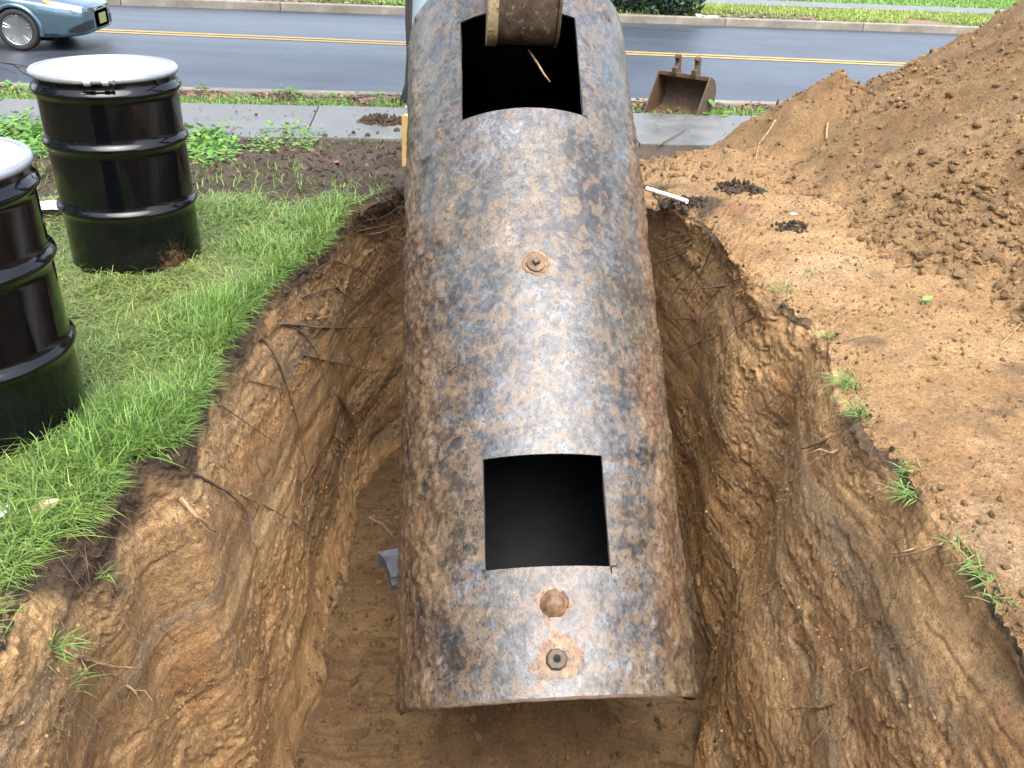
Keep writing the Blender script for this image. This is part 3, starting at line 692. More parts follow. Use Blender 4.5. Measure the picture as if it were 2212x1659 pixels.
# ------------------------------------------------------------------ loose digging bucket on the verge
bp = gp(1466, 248); bkt = empty('digging_bucket', (bp[0], bp[1], ztop(bp[0], bp[1]) + .0), math.radians(0))
tag(bkt, 'rusty open digging bucket with two hook ears standing empty on the verge', 'excavator bucket')
W2 = .275
sp = smoothcurve([(.30, .015), (.12, .0), (-.04, .01), (-.16, .05), (-.235, .15), (-.235, .28), (-.17, .38), (-.08, .43), (.0, .445)], 34)
V = []
tg = np.gradient(sp, axis=0); tg /= np.linalg.norm(tg, axis=1)[:, None]; nr2 = np.stack([tg[:, 1], -tg[:, 0]], -1)
for lay in (0, .012):
    for i in range(34):
        for xx in (-W2, 0, W2): V.append((xx, -(sp[i, 0] + nr2[i, 0] * lay), sp[i, 1] + nr2[i, 1] * lay))
F = [tuple(f) for f in grid_faces(34, 3)] + [tuple(f[::-1] + 102) for f in grid_faces(34, 3)]
for i in range(33):
    for j in (0, 2): F.append((i * 3 + j, i * 3 + 3 + j, i * 3 + 105 + j, i * 3 + 102 + j))
F += [(0, 1, 103, 102), (1, 2, 104, 103), (99, 100, 202, 201), (100, 101, 203, 202)]
obj('shell', MB().add(V, F).me('shell', auto=.6), M_BKT2, bkt)
for s_ in (-1, 1):
    pol = [(-a, b) for a, b in sp] + [(-.02, .42), (-.10, .30), (-.17, .19), (-.25, .06)]
    obj('side_plate', MB().prism(pol, s_ * W2, s_ * (W2 + .014), 0).me('side_plate', bevel=.003), M_BKT2, bkt)
obj('top_lip', MB().box((0, .0, .425), (2 * W2 - .004, .03, .045)).me('top_lip', bevel=.006), M_BKT2, bkt)
obj('cutting_edge', MB().box((0, -.30, .014), (2 * W2 + .03, .10, .02)).me('cutting_edge', bevel=.004), M_BKT2, bkt)
for x_ in (-.10, .115):
    pol = [(.10, .40), (-.035, .43), (-.05, .50), (-.005, .495), (.012, .515), (.02, .55), (.01, .585), (-.02, .60), (-.01, .63), (.04, .635), (.07, .60), (.082, .54), (.085, .48), (.13, .40)]
    obj('hook_ear', MB().prism(pol, x_ - .024, x_ + .024, 0).me('hook_ear', bevel=.004), M_BKT2, bkt)
bkt.rotation_euler = (0, 0, math.radians(-31)); bkt.scale = (1.04, 1.04, .97)

# ------------------------------------------------------------------ drums
def drum_mat():
    k = N('black_gloss_drum_paint')
    sp_ = k.ramp(k.voro(75), [(.035, 1.), (.06, 0.)]); md = k.attr('mud', 'Fac')
    c = k.mix((.0022, .0025, .0032), (.12, .13, .15), k.math('MULTIPLY', sp_, .25))
    mc = k.ramp(k.noise(40, 5), [(.40, (.016, .012, .008)), (.62, (.13, .062, .026))])
    mk = k.ramp(k.math('ADD', md, k.math('MULTIPLY', k.noise(60, 5, .75), .9)), [(.86, 0.), (1.0, .75)])
    k.set('Base Color', k.mix(c, mc, mk)); k.set('Roughness', k.math('ADD', k.math('MULTIPLY', mk, .5), .09)); k.set('Specular IOR Level', .36)
    k.set('Normal', k.bump(k.noise(14, 3), .06, .01)); return k.m
M_DRUM = drum_mat()
def white_mat():
    k = N('white_lid_paint'); f = k.noise(30, 5); k.set('Base Color', k.ramp(k.noise(60, 5, .7), [(.24, (.3, .2, .12)), (.30, (.60, .61, .63))])); k.set('Roughness', .3)
    k.set('Normal', k.bump(k.noise(40, 3), .1, .003)); return k.m
M_LID = white_mat(); M_RING = plain('galvanised_ring', (.24, .26, .28), .35, .35, .1)
def drum(loc, rz, label, muddy):
    root = empty('steel_drum', loc, rz); tag(root, label, 'drum', 'black drums on the grass')
    R0 = .286
    def hoop(z): return [(R0, z - .026), (R0 + .007, z - .018), (R0 + .0145, z - .008), (R0 + .017, z), (R0 + .0145, z + .008), (R0 + .007, z + .018), (R0, z + .026)]
    prof = [(R0 - .02, .0), (R0 + .004, .0), (R0 + .007, .006), (R0 + .004, .014), (R0, .02)]
    z = .02
    for hz in (.302, .592): prof += [(R0, z_) for z_ in np.linspace(z + .02, hz - .045, 8)] + hoop(hz); z = hz + .026
    prof += [(R0, z_) for z_ in np.linspace(z + .02, .775, 6)] + hoop(.812) + [(R0 - .002, .845), (R0 - .002, .872)]
    me = MB().lathe(prof, 128).me('body', auto=1.0)
    co = np.empty(len(me.vertices) * 3, np.float32); me.vertices.foreach_get('co', co); co = co.reshape(-1, 3).astype(float)
    ang = np.arctan2(co[:, 1], co[:, 0]); v0 = math.radians(muddy if muddy is not None else 0)
    da = np.abs((ang - v0 + math.pi) % (2 * math.pi) - math.pi)
    md = sstep(.95, .1, da) * sstep(.40, .02, co[:, 2] + .22 * da) if muddy is not None else 0 * da
    md = np.maximum(md * .60, .40 * sstep(.05, 0., co[:, 2]) * (1 if muddy is not None else .3))
    a = me.attributes.new('mud', 'FLOAT', 'POINT'); a.data.foreach_set('value', md.astype(np.float32))
    obj('body', me, M_DRUM, root)
    obj('lid', MB().lathe([(0, .868), (.21, .868), (.222, .871), (.255, .871), (.262, .866), (.268, .866), (.274, .880), (.284, .884)], 128).me('lid', auto=1.), M_LID, root)
    t = np.linspace(0, 2 * math.pi, 129); tz = .876
    ring = MB().lathe([(R0 - .004, .866), (R0 + .008, .865), (R0 + .0125, .872), (R0 + .0125, .882), (R0 + .006, .890), (R0 - .006, .891), (R0 - .010, .886)], 128, close=True)
    ro = obj('clamp_ring', ring.me('clamp_ring', auto=1.2), M_RING, root)
    for s_ in (-1, 1):
        lug = MB().tube([(R0 + .026, s_ * .034 - .012, .876), (R0 + .026, s_ * .034 + .012, .876)], .013, 10); lug.box((R0 + .016, s_ * .034, .876), (.016, .022, .02))
        obj('clamp_lug', lug.me('clamp_lug'), M_RING, ro)
    obj('clamp_bolt', MB().tube([(R0 + .026, -.085, .876), (R0 + .026, .065, .876)], .006, 8).tube([(R0 + .026, .058, .876), (R0 + .026, .07, .876)], .011, 6).me('clamp_bolt'), M_PLUG, ro)
    bz = MB().lathe([(0, .882), (.012, .882), (.014, .876), (.028, .876), (.030, .868)], 20).me('bung', auto=.6)
    for xy in ((.0525, .162),): b = obj('bung', bz, M_PLUG, root); b.location = (xy[0], xy[1], 0)
    root.scale = (1.02, 1.02, 1.01); return root
d1z = ztop(-1.853, 3.884) - .012
drum((-1.853, 3.884, d1z), math.radians(-72), 'black drum near the pavement, its base smeared with orange mud', 38)
drum((-1.725, 2.36, ztop(-1.725, 2.36) - .02), math.radians(-130), 'nearest black drum, cut off by the left edge, clean at its base', None)

# ------------------------------------------------------------------ passing car
def car():
    root = empty('parked_car', (0, 0, 0)); root.name = 'car'
    tag(root, 'steel blue saloon car on the wet road, only its front corner in view', 'car')
    k = N('blue_car_paint'); k.set('Base Color', (.07, .125, .16, 1)); k.set('Metallic', .55); k.set('Roughness', .28); k.set('Coat Weight', 1.); k.set('Coat Roughness', .06); PAINT = k.m
    BLK = plain('black_trim', (.012, .013, .015), .45, 0, .2); GLS = plain('dark_glass', (.01, .012, .014), .06, 0, .1, bump=0)
    CHR = plain('chrome', (.7, .72, .74), .12, 1., .05, bump=0); TYR = plain('tyre_rubber', (.018, .018, .019), .75); ALU = plain('alloy_rim', (.42, .43, .44), .32, .9, .1, bump=0)
    k = N('headlight_glass'); k.set('Base Color', (.75, .78, .8, 1)); k.set('Roughness', .05); k.set('Metallic', .7); LMP = k.m
    k = N('amber_lens'); k.set('Base Color', (.9, .22, .03, 1)); k.set('Roughness', .12); AMB = k.m
    PLT = plain('plate_yellow', (.30, .27, .10), .4, 0, .08)
    # stations: x, half width, underside, belt height, top height
    st = np.array([(1.02, .32, .30, .56, .60), (1.0, .52, .26, .60, .645), (.94, .68, .23, .63, .68), (.82, .78, .21, .66, .72), (.62, .85, .19, .70, .78), (.35, .885, .18, .75, .84), (0, .905, .18, .80, .90), (-.4, .91, .18, .85, .96), (-.9, .915, .17, .89, .98), (-1.6, .915, .17, .91, .99), (-2.4, .91, .17, .93, 1.0), (-3.0, .90, .19, .95, 1.03), (-3.5, .86, .24, .93, 1.03), (-3.75, .78, .32, .88, .98), (-3.82, .6, .40, .80, .9)])
    xs = st[::-1, 0]
    def S(x): return [np.interp(x, xs, st[::-1, i]) for i in range(1, 5)]
    vp = np.array([(0., .0, 0.), (.75, .0, 0.), (.93, .03, .06), (.985, .12, .3), (1., .4, .0), (.99, .72, 0), (.955, .93, 0), (.88, 1.0, 0), (.6, 1., .65), (.3, 1., .92), (0, 1., 1.)])
    def pt(x, vv_, off=0.):
        w_, zb, zs, zt = S(x); i = np.clip(vv_, 0, 10); a = np.interp(i, range(11), vp[:, 0]); b = np.interp(i, range(11), vp[:, 1]); c_ = np.interp(i, range(11), vp[:, 2])
        y = w_ * a; z = np.where(i <= 7, zb + (zs - zb) * b, zs + (zt - zs) * c_)
        return np.array([x + 0 * y, y, z])
    X = np.r_[np.linspace(1.02, .5, 40), np.linspace(.49, -.9, 70), np.linspace(-.95, -2.2, 40), np.linspace(-2.22, -3.4, 56), np.linspace(-3.45, -3.82, 14)]
    Vg = np.linspace(0, 10, 61); nX, nV = len(X), len(Vg)
    P = np.array([[pt(x, v_) for v_ in Vg] for x in X]); 
    for _ in range(3):
        P[1:-1, 1:-1] = P[1:-1, 1:-1] * .4 + .15 * (P[:-2, 1:-1] + P[2:, 1:-1] + P[1:-1, :-2] + P[1:-1, 2:])
    body = MB(); fm = grid_faces(nX, nV); ctr = P.reshape(-1, 3)[fm].mean(1)
    WX = (0., -2.70); RA = .345
    arch = np.zeros(len(fm), bool)
    for wx in WX: arch |= (np.hypot(ctr[:, 0] - wx, ctr[:, 2] - .31) < RA) & (np.abs(ctr[:, 1]) > .5)
    fk = fm[~arch]
    for s_ in (1, -1):
        V = P.reshape(-1, 3) * np.array([1, s_, 1]); obj('body_side', mesh('body_side', V, [fk if s_ < 0 else fk[:, ::-1]]), PAINT, root)
    # smooth normals on the patches: take them from the grid
    def patch(name, mat, x0, x1, v0, v1, off, n=(14, 10), poly=None):
        out_ = []
        for s_ in (1, -1):
            xs_ = np.linspace(x0, x1, n[0]); V = []
            for i, x in enumerate(xs_):
                f_ = i / (n[0] - 1); a = v0(f_) if callable(v0) else v0; b = v1(f_) if callable(v1) else v1
                for v_ in np.linspace(a, b, n[1]):
                    ix = np.interp(x, X[::-1], np.arange(nX)[::-1]); iv = np.interp(v_, Vg, np.arange(nV))
                    i0, j0 = int(min(ix, nX - 2)), int(min(iv, nV - 2)); fx_, fv_ = ix - i0, iv - j0
                    p = (P[i0, j0] * (1 - fx_) * (1 - fv_) + P[i0 + 1, j0] * fx_ * (1 - fv_) + P[i0, j0 + 1] * (1 - fx_) * fv_ + P[i0 + 1, j0 + 1] * fx_ * fv_)
                    du = P[i0 + 1, j0] - P[i0, j0]; dv_ = P[i0, j0 + 1] - P[i0, j0]; nn_ = np.cross(dv_, du); nn_ /= np.linalg.norm(nn_) + 1e-9
                    if nn_ @ (p - np.array([-.4, 0, .5])) < 0: nn_ = -nn_
                    V.append((p + nn_ * off) * np.array([1, s_, 1]))
            out_.append(obj(name, mesh(name, V, [grid_faces(*n)]), mat, root))
        return out_
    patch('headlight', LMP, .94, .46, lambda f: 5.6 + .9 * f, lambda f: 7.3 - .1 * f, .006)
    patch('turn_signal', AMB, .54, .43, 6.6, 7.15, .010, (6, 5))
    patch('lower_grille', BLK, 1.012, .74, lambda f: 3.0 + .2 * f, lambda f: 4.5 - 1.0 * f, .006)
    patch('grille', BLK, 1.017, .985, 6.5, 7.6, .006)
    patch('bumper_seam', BLK, .88, .36, 5.25, 5.30, .002, (14, 2))
    patch('sill_strip', BLK, .6, .36, 2.9, 3.1, .003, (6, 3))
    for z_ in (.57, .62):
        obj('grille_bar', MB().box((1.022, 0, z_), (.012, .62, .016)).me('grille_bar', bevel=.003), CHR, root)
    obj('number_plate', MB().box((1.035, 0, .43), (.012, .31, .155)).me('number_plate', bevel=.003), PLT, root)
    # cabin
    ring = [(-.55, .80, .93), (-1.25, .64, 1.40), (-2.35, .64, 1.42), (-3.1, .74, 1.0)]
    V = [];
    for x, y, z in ring: V += [(x, y, z), (x, -y, z)]
    base_ = [(-.55, .84, .9), (-.55, -.84, .9), (-3.1, .8, .95), (-3.1, -.8, .95)]
    obj('windscreen', MB().add([V[0], V[1], V[3], V[2]], [(0, 1, 2, 3)]).me('windscreen'), GLS, root)
    obj('roof', MB().prism([(-1.22, 1.395), (-1.7, 1.445), (-2.38, 1.415), (-2.34, 1.36), (-1.25, 1.36)], -.66, .66, 1).me('roof', bevel=.02), PAINT, root)
    obj('rear_window', MB().add([V[4], V[5], V[7], V[6]], [(0, 1, 2, 3)]).me('rear_window'), GLS, root)
    for s_ in (-1, 1):
        obj('side_window', MB().add([(-.62, s_ * .81, .92), (-1.27, s_ * .65, 1.38), (-2.33, s_ * .65, 1.38), (-3.05, s_ * .76, 1.0)], [(0, 1, 2, 3)]).me('side_window'), GLS, root)
        obj('door_pillar', MB().tube([(-1.75, s_ * .83, .92), (-1.8, s_ * .66, 1.40)], .035, 6).me('door_pillar'), BLK, root)
    for wx in WX:
        for s_ in (-1, 1):
            wr = obj('wheel', MB().lathe([(.20, -.09), (.27, -.105), (.305, -.095), (.315, -.05), (.315, .05), (.305, .095), (.27, .105), (.20, .09)], 48, 'y', True).me('wheel', True), TYR, root); wr.location = (wx, s_ * .80, .315)
            rim_ = MB().lathe([(.205, -.09), (.222, -.10), (.222, -.085), (.19, -.05), (.18, .05), (.205, .09)], 48, 'y'); rim_.lathe([(.0, s_ * .075), (.045, s_ * .075), (.055, s_ * .05)], 16, 'y')
            for q_ in range(5):
                for dq in (-.13, .13):
                    an = q_ * 2 * math.pi / 5 + .3
                    a0 = np.array([math.cos(an) * .03, s_ * .066, math.sin(an) * .03]); a1 = np.array([math.cos(an + dq) * .212, s_ * .083, math.sin(an + dq) * .212])
                    rim_.tube([a0, (a0 + a1) / 2, a1], [.022, .018, .02], 6)
            obj('rim', rim_.me('rim', auto=.8), ALU, wr)
            obj('hub_shade', MB().lathe([(0, -s_ * .01), (.2, -s_ * .01)], 24, 'y').me('hub_shade'), BLK, wr)
            ar = MB(); t = np.linspace(math.radians(-12), math.radians(192), 40)
            V = []
            for a in t:
                for r_, yy in ((RA - .012, .895), (RA + .004, .918), (RA + .035, .912), (RA + .05, .888)): V.append((wx + r_ * math.cos(a), s_ * yy, .31 + r_ * math.sin(a)))
            obj('wheel_arch', MB().add(V, [tuple(f) for f in grid_faces(40, 4)]).me('wheel_arch', True), PAINT, root)
            V = []
            for a in t:
                for yy in (.45, .905): V.append((wx + (RA - .008) * math.cos(a), s_ * yy, .31 + (RA - .008) * math.sin(a)))
            obj('wheel_well', MB().add(V, [tuple(f) for f in grid_faces(40, 2)]).box((wx, s_ * .42, .4), (.72, .04, .6)).me('wheel_well', True), BLK, root)
    obj('underbody', MB().box((-1.45, 0, .22), (4.1, 1.3, .06)).me('underbody'), BLK, root)
    return root
CAR = car()
cw_ = gp(50, 112, RZ + .02)
CAR_ANG = math.radians(6)
cfx = np.array([math.cos(CAR_ANG), math.sin(CAR_ANG)]); cfy = np.array([-math.sin(CAR_ANG), math.cos(CAR_ANG)])
CAR.scale = (.86,) * 3
cpos = cw_[:2] + cfy * .74
CAR.location = (cpos[0], cpos[1], float(roadz(cpos @ RM)) + .0); CAR.rotation_euler.z = CAR_ANG

# ------------------------------------------------------------------ spoil heap
hx = np.arange(.75, 9.0, .028); hy = np.arange(1.2, 10.2, .032)
HX, HY = np.meshgrid(hx, hy, indexing='ij'); h2 = np.c_[HX.ravel(), HY.ravel()]
def seg_d(P, a, b):
    a = np.array(a); b = np.array(b); t = np.clip(((P - a) @ (b - a)) / ((b - a) @ (b - a)), 0, 1); return np.linalg.norm(P - a - t[:, None] * (b - a), axis=1)
h30 = np.c_[h2, np.zeros(len(h2))]
warp = h2 + .12 * np.c_[fbm(h30, 1.2, 3, 200), fbm(h30, 1.2, 3, 201)]
hm_ = np.maximum.reduce([1.98 - .68 * seg_d(warp, (5.2, 3.4), (4.55, 6.6)), .80 - .80 * seg_d(warp, (2.36, 6.85), (2.36, 6.9)), .70 - .62 * seg_d(warp, (2.9, 6.3), (3.3, 6.4)), 1.25 - .72 * seg_d(warp, (3.75, 7.3), (4.2, 7.4)), .42 - .5 * seg_d(warp, (2.7, 4.3), (2.6, 5.6)), .20 - .30 * seg_d(warp, (1.35, 6.35), (2.4, 6.35))])
hm_ += .06 * fbm(h30, 2.4, 4, 202) + .040 * fbm(h30, 8, 5, 203, .6) + .016 * fbm(h30, 34, 3, 204)
hzv = gz(h2[:, 0], np.minimum(h2[:, 1], 9.4)) * 0 - .0 + hm_ + gz(h2[:, 0], np.minimum(h2[:, 1], 9.2)) 
okv = hm_ > -.10
hcol = mix(np.array([.215, .130, .056]), np.array([.155, .088, .035]), np.clip(.5 + 1. * fbm(h30, 1.6, 5, 205), 0, 1))
hcol = mix(hcol, np.array([.235, .15, .072]), np.clip(1.8 * fbm(h30, (1.2, 2.5, 1), 4, 206) - .35, 0, .8)); hcol = mix(hcol, TOP * 2.2, np.clip(2.6 * fbm(h30, 2.2, 4, 207) - 1.05, 0, .75))
toe = sstep(.30, .02, hm_ + .08 * fbm(h30, 5, 3, 208)); hcol = mix(hcol, np.array([.27, .165, .075]), toe * .8)
hf = grid_faces(len(hx), len(hy)); hf = hf[okv[hf].all(1)]
spoil = empty('dirt_heap', (3.5, 5.5, 0)); tag(spoil, 'big heap of loose orange brown soil dug from the pit, rising beside the right bank', 'dirt heap')
used = np.unique(hf); rem = np.full(len(h2), -1); rem[used] = np.arange(len(used))
HV = np.c_[h2, hzv][used]
heap = obj('soil_mass', mesh('soil_mass', HV - np.array([3.5, 5.5, 0]), [rem[hf]], hcol[used]), M_SOIL, spoil)
def bvh_raw(V, F): return BVHTree.FromPolygons([Vector(p) for p in V], [tuple(f) for f in F])
BH = bvh_raw(HV, rem[hf])

# clods
def clod_mesh(i, sub):
    bm = bmesh.new(); bmesh.ops.create_icosphere(bm, subdivisions=sub, radius=1.)
    co = np.array([v_.co for v_ in bm.verts]); fs_ = np.array([[v_.index for v_ in f.verts] for f in bm.faces]); bm.free()
    co *= (1 + .6 * fbm(co + i * 9.1, 1.9, 3, 300 + i, .7))[:, None]; co *= RNG.uniform(.5, 1.2, 3); return co, fs_
BIG = [clod_mesh(i, 2) for i in range(6)]; SML = [clod_mesh(i, 1) for i in range(8)]
bigme = []
for i, (co, fs_) in enumerate(BIG):
    for sh in (1., .78, 1.2):
        bigme.append(mesh('clod', co, [fs_], np.tile(np.array([.225, .14, .062]) * sh, (len(co), 1)), smooth=False)); bigme[-1].materials.append(M_CLOD)
def scatter_px(n, sampler, trees):
    out_ = []
    for _ in range(n):
        px, py = sampler(); d = Vector(ray(px, py)); best = None
        for t in trees:
            loc, nn, i, ds = t.ray_cast(Vector((0, 0, CAMH)), d)
            if loc is not None and (best is None or ds < best[1]): best = (loc, ds, nn)
        if best: out_.append((best[0], best[1], best[2]))
    return out_
def joined(name, items, meshes, mat, parent=None, colfn=None):
    Vs, Fs, Cs = [], [], []; n = 0
    for (loc, s_, rot) in items:
        co, fs_ = meshes[RNG.integers(len(meshes))]; c_, s2 = math.cos(rot), math.sin(rot)
        V = co * np.asarray(s_) @ np.array([[c_, s2, 0], [-s2, c_, 0], [0, 0, 1]]) + np.array(loc); Vs.append(V); Fs.append(fs_ + n); n += len(V)
        Cs.append(np.tile(colfn(loc), (len(V), 1)))
    return obj(name, mesh(name, np.concatenate(Vs), [np.concatenate(Fs)], np.concatenate(Cs), smooth=False), mat, parent)
def clodcol(loc):
    b = mix(np.array([[.235, .147, .065]]), np.array([[.155, .088, .036]]), RNG.random(1))[0] * RNG.uniform(.8, 1.25)
    return b if RNG.random() > .012 else TOP * 2
# world-space scatter over the heap, denser where the photograph shows crumbs rolled to the foot
cand = []
tri = rem[hf]; fcx = HV[tri].mean(1)
den = .25 + 1.6 * np.clip(fbm(np.c_[fcx[:, :2], 0 * fcx[:, 0]], 1.1, 3, 210) + .15, 0, 1) + 1.2 * sstep(.75, .1, fcx[:, 2]) * sstep(5.6, 4.6, fcx[:, 1])
den *= (fcx[:, 0] < 4.6); den /= den.sum()
pick = RNG.choice(len(fcx), 30000, p=den)
for i in pick:
    p = fcx[i] + np.r_[RNG.uniform(-.016, .016, 2), 0]; s_ = .0032 + .024 * RNG.random() ** 6
    cand.append((p, s_))
# crumbs on the right bank
for _ in range(11000):
    y = RNG.uniform(1.0, 6.2); x = RNG.uniform(1.2, 3.2); 
    dmin = np.min(np.hypot(rim[:, 0] - x, rim[:, 1] - y))
    ins = x < np.interp(y, rim[isR > .5][::-1][:, 1], rim[isR > .5][::-1][:, 0])
    if ins: continue
    z = ztop(x, y, (BG, BH)); cand.append((np.array([x, y, z]), (.0026 + .011 * RNG.random() ** 6)))
cand.sort(key=lambda q_: -q_[1] / np.linalg.norm(q_[0] - np.array([0, 0, 1.6])))
vis = []
def inview(p):
    d = p - np.array([0, 0, CAMH]); zc = d @ _F; 
    return zc > .2 and abs(d @ CX / zc) < .615 and abs(d @ CU / zc) < .465
bigc = [c_ for c_ in cand if inview(c_[0])][:300]; ids = set(id(c_) for c_ in bigc)
for p, s_ in bigc:
    o = obj('clod', bigme[RNG.integers(len(bigme))], None, spoil); o.location = Vector(p - np.array([3.5, 5.5, 0])) + Vector((0, 0, s_ * .35)); o.scale = (s_ * 1.1,) * 3; o.rotation_euler = tuple(RNG.uniform(0, 6.28, 3))
rest = [(p - np.array([3.5, 5.5, 0]) + np.array([0, 0, s_ * .3]), s_, RNG.uniform(0, 6.28)) for p, s_ in cand if True and not any(False for _ in ())]
rest = [(p - np.array([3.5, 5.5, 0]) + np.array([0, 0, s_ * .3]), s_, RNG.uniform(0, 6.28)) for c_ in cand if id(c_) not in ids for p, s_ in (c_,)]
crumbs = joined('crumbs', rest, SML, M_CLOD, spoil, clodcol); tag(crumbs, kind='stuff')
# crumbs on the pit floor and the foot of the walls
fl = []
for _ in range(9000):
    x, y = RNG.uniform(-1.25, 1.25), RNG.uniform(1.7, 5.4); z = ztop(x, y, (BF, BW))
    if z < -1.5: fl.append((np.array([x, y, z + .002]), (.003 + .030 * RNG.random() ** 5), RNG.uniform(0, 6.28)))
tag(joined('soil_crumbs', fl, SML, M_CLOD, None, lambda l: clodcol(l) * .7), 'small crumbs of brown clay lying over the pit floor', 'soil crumbs', kind='stuff')
dk = []
for _ in range(6000):
    x, y = RNG.uniform(-4.5, .6), RNG.uniform(4.7, 8.8); wq = np.array([x, y]) @ RM
    if wq < 5.2 + .5 * RNG.normal() or wq > WK0 + abs(RNG.normal(0, .18)) + .9 * (RNG.random() < .03) or inside_pit(np.array([[x, y]]))[0]: continue
    s_ = .006 + .028 * RNG.random() ** 4; dk.append((np.array([x, y, (ztop(x, y) if wq < WK0 else -.325) + s_ * .3]), s_, RNG.uniform(0, 6.28)))
tag(joined('soil_crumbs', dk, SML, M_CLOD, None, lambda l: (TOP * 1.2 if RNG.random() < .8 else np.array([.09, .062, .04])) * RNG.uniform(.6, 1.7)), 'dark crumbs of topsoil scattered over the bare yard before the pavement', 'soil crumbs', kind='stuff')
wc = []
wi = RNG.choice(len(WV), 60000); wi = wi[(smear[wi] < .55) & (fbm(S3[wi], (5, 7, 1), 3, 90) > -.05)][:15000]
for q_ in wi:
    if dep[q_] < .02 or WV[q_, 1] < 1.0: continue
    s_ = .0022 + .0085 * RNG.random() ** 4; wc.append((WV[q_], s_, RNG.uniform(0, 6.28), cw[q_] * RNG.uniform(.75, 1.3)))
for q_ in RNG.choice(NU, 2600):
    if rim[q_, 1] < .9: continue
    off = abs(RNG.normal(0, .035)) * (1 if rim[q_, 0] > 0 else .4); p = rim[q_] + rdir[q_] * off; s_ = .003 + .015 * RNG.random() ** 4
    wc.append((np.array([p[0], p[1], ztop(p[0], p[1], (BG,))]), s_, RNG.uniform(0, 6.28), (CLAY * 1.2 if p[0] > .7 and RNG.random() < .9 else TOP) * RNG.uniform(.7, 1.4)))
_cq = iter([q_[3] for q_ in wc])
tag(joined('soil_crumbs', [q_[:3] for q_ in wc], SML, M_CLOD, None, lambda l: next(_cq)), 'fine crumbs sticking to the pit walls and lying along the pit edges', 'soil crumbs', kind='stuff')
# dark topsoil lumps on the pavement, by the right rim and among the weeds
def clump(px, py, r, n, label, trees=(BG,), zoff=None):
    c = hit(px, py, trees); items = [(np.array([0, 0, (.0 if zoff is None else zoff - c[2])]), (r * .8, r * .62, r * .24), .4)]
    for _ in range(n):
        a, q_ = RNG.uniform(0, 6.28), r * math.sqrt(RNG.random()); x, y = c[0] + q_ * math.cos(a), c[1] + .75 * q_ * math.sin(a)
        z = (ztop(x, y, trees) if zoff is None else zoff); s_ = r * RNG.uniform(.05, .16); items.append((np.array([x - c[0], y - c[1], z - c[2] + r * .32 * (1 - q_ / r)]), s_, RNG.uniform(0, 6.28)))
    o = joined('soil_clump', items, SML, M_CLOD, None, lambda l: TOP * RNG.uniform(.7, 1.8)); o.location = c
    tag(o, label, 'soil clump'); return o
clump(828, 272, .24, 110, 'dark crumbly clump of topsoil lying on the grey pavement', zoff=-.33)
clump(1600, 408, .17, 90, 'larger dark clump of turf and soil near the far end of the right bank', (BG, BH))
clump(1708, 492, .11, 60, 'small dark clump of soil with dry grass on the orange right bank', (BG, BH))
clump(1475, 440, .15, 110, 'dark loose soil under the white pipe on the pit edge', (BG,))

# ------------------------------------------------------------------ grass, weeds, litter
def blades(P, h, wd, lean, az, cols, seg2=True, curl=.5):
    n = len(P); P = np.asarray(P, float)
    d = np.stack([np.cos(az), np.sin(az), 0 * az], -1); side = np.stack([-np.sin(az), np.cos(az), 0 * az], -1)
    up = np.array([0, 0, 1.])
    m_ = P + (d * np.sin(lean)[:, None] + up * np.cos(lean)[:, None]) * (h * .55)[:, None]
    l2 = np.minimum(lean + curl * (0.5 + lean), np.maximum(lean, 1.62))
    t = m_ + (d * np.sin(l2)[:, None] + up * np.cos(l2)[:, None]) * (h * .5)[:, None]
    hw = (wd / 2)[:, None]
    V = np.stack([P - side * hw, P + side * hw, m_ + side * hw * .85, m_ - side * hw * .85, t], 1).reshape(-1, 3)
    i = np.arange(n) * 5
    C = np.repeat(cols, 5, 0).reshape(n, 5, 3)
    return V, np.stack([i, i + 1, i + 2, i + 3], -1), np.stack([i + 3, i + 2, i + 4], -1), C.reshape(-1, 3)
GA, GB, GC, GD = np.array([.10, .215, .035]), np.array([.22, .37, .08]), np.array([.29, .28, .12]), np.array([.045, .12, .05])
def grass_obj(name, P, h, wd, lean, az, cols, label, cat='grass', mat=None):
    V, q4_, q3_, C = blades(P, h, wd, lean, az, cols); o = obj(name, mesh(name, V, [q4_, q3_], C, smooth=False), mat or M_GRASS); return tag(o, label, cat, kind='stuff')
def ground_z(xy): return np.array([ztop(a, b) for a, b in xy])
n = 430000
xy = np.c_[RNG.uniform(-3.6, -.6, n), RNG.uniform(.9, 5.7, n)]
xy = xy[~inside_pit(xy)]
x3 = np.c_[xy, np.zeros(len(xy))]
wv_ = xy @ RM
near = np.min(np.hypot(xy[:, None, 0] - rim[::25][None, :, 0], xy[:, None, 1] - rim[::25][None, :, 1]), axis=1)
lush = np.clip(sstep(.75, .05, near + .35 * fbm(x3, 3, 3, 406)) * .95 + .75 * fbm(x3, 2.2, 4, 400) - .5 * np.exp(-((xy[:, 0] + 1.62) ** 2 + (xy[:, 1] - 3.15) ** 2) / .2), 0, 1)
dens = np.clip(.50 + .5 * lush + .75 * fbm(x3, 5, 4, 407), .08, 1) * (.35 + .65 * sstep(4.8, 4.0, wv_ + .5 * fbm(x3, 1.5, 3, 401))) * sstep(5.2, 4.45, wv_ + .35 * fbm(x3, 3, 3, 402))
for cx_, cy_ in ((-1.853, 3.884), (-1.725, 2.36)): dens *= np.hypot(xy[:, 0] - cx_, xy[:, 1] - cy_) > .285
dens *= sstep(.45, .2, MUD(xy))
kp = (RNG.random(len(xy)) < dens) & (xy[:, 0] > -.72 * xy[:, 1] - .9); xy, lush, x3 = xy[kp], lush[kp], x3[kp]; n = len(xy)
far_ = sstep(3.0, 5.2, xy[:, 1])
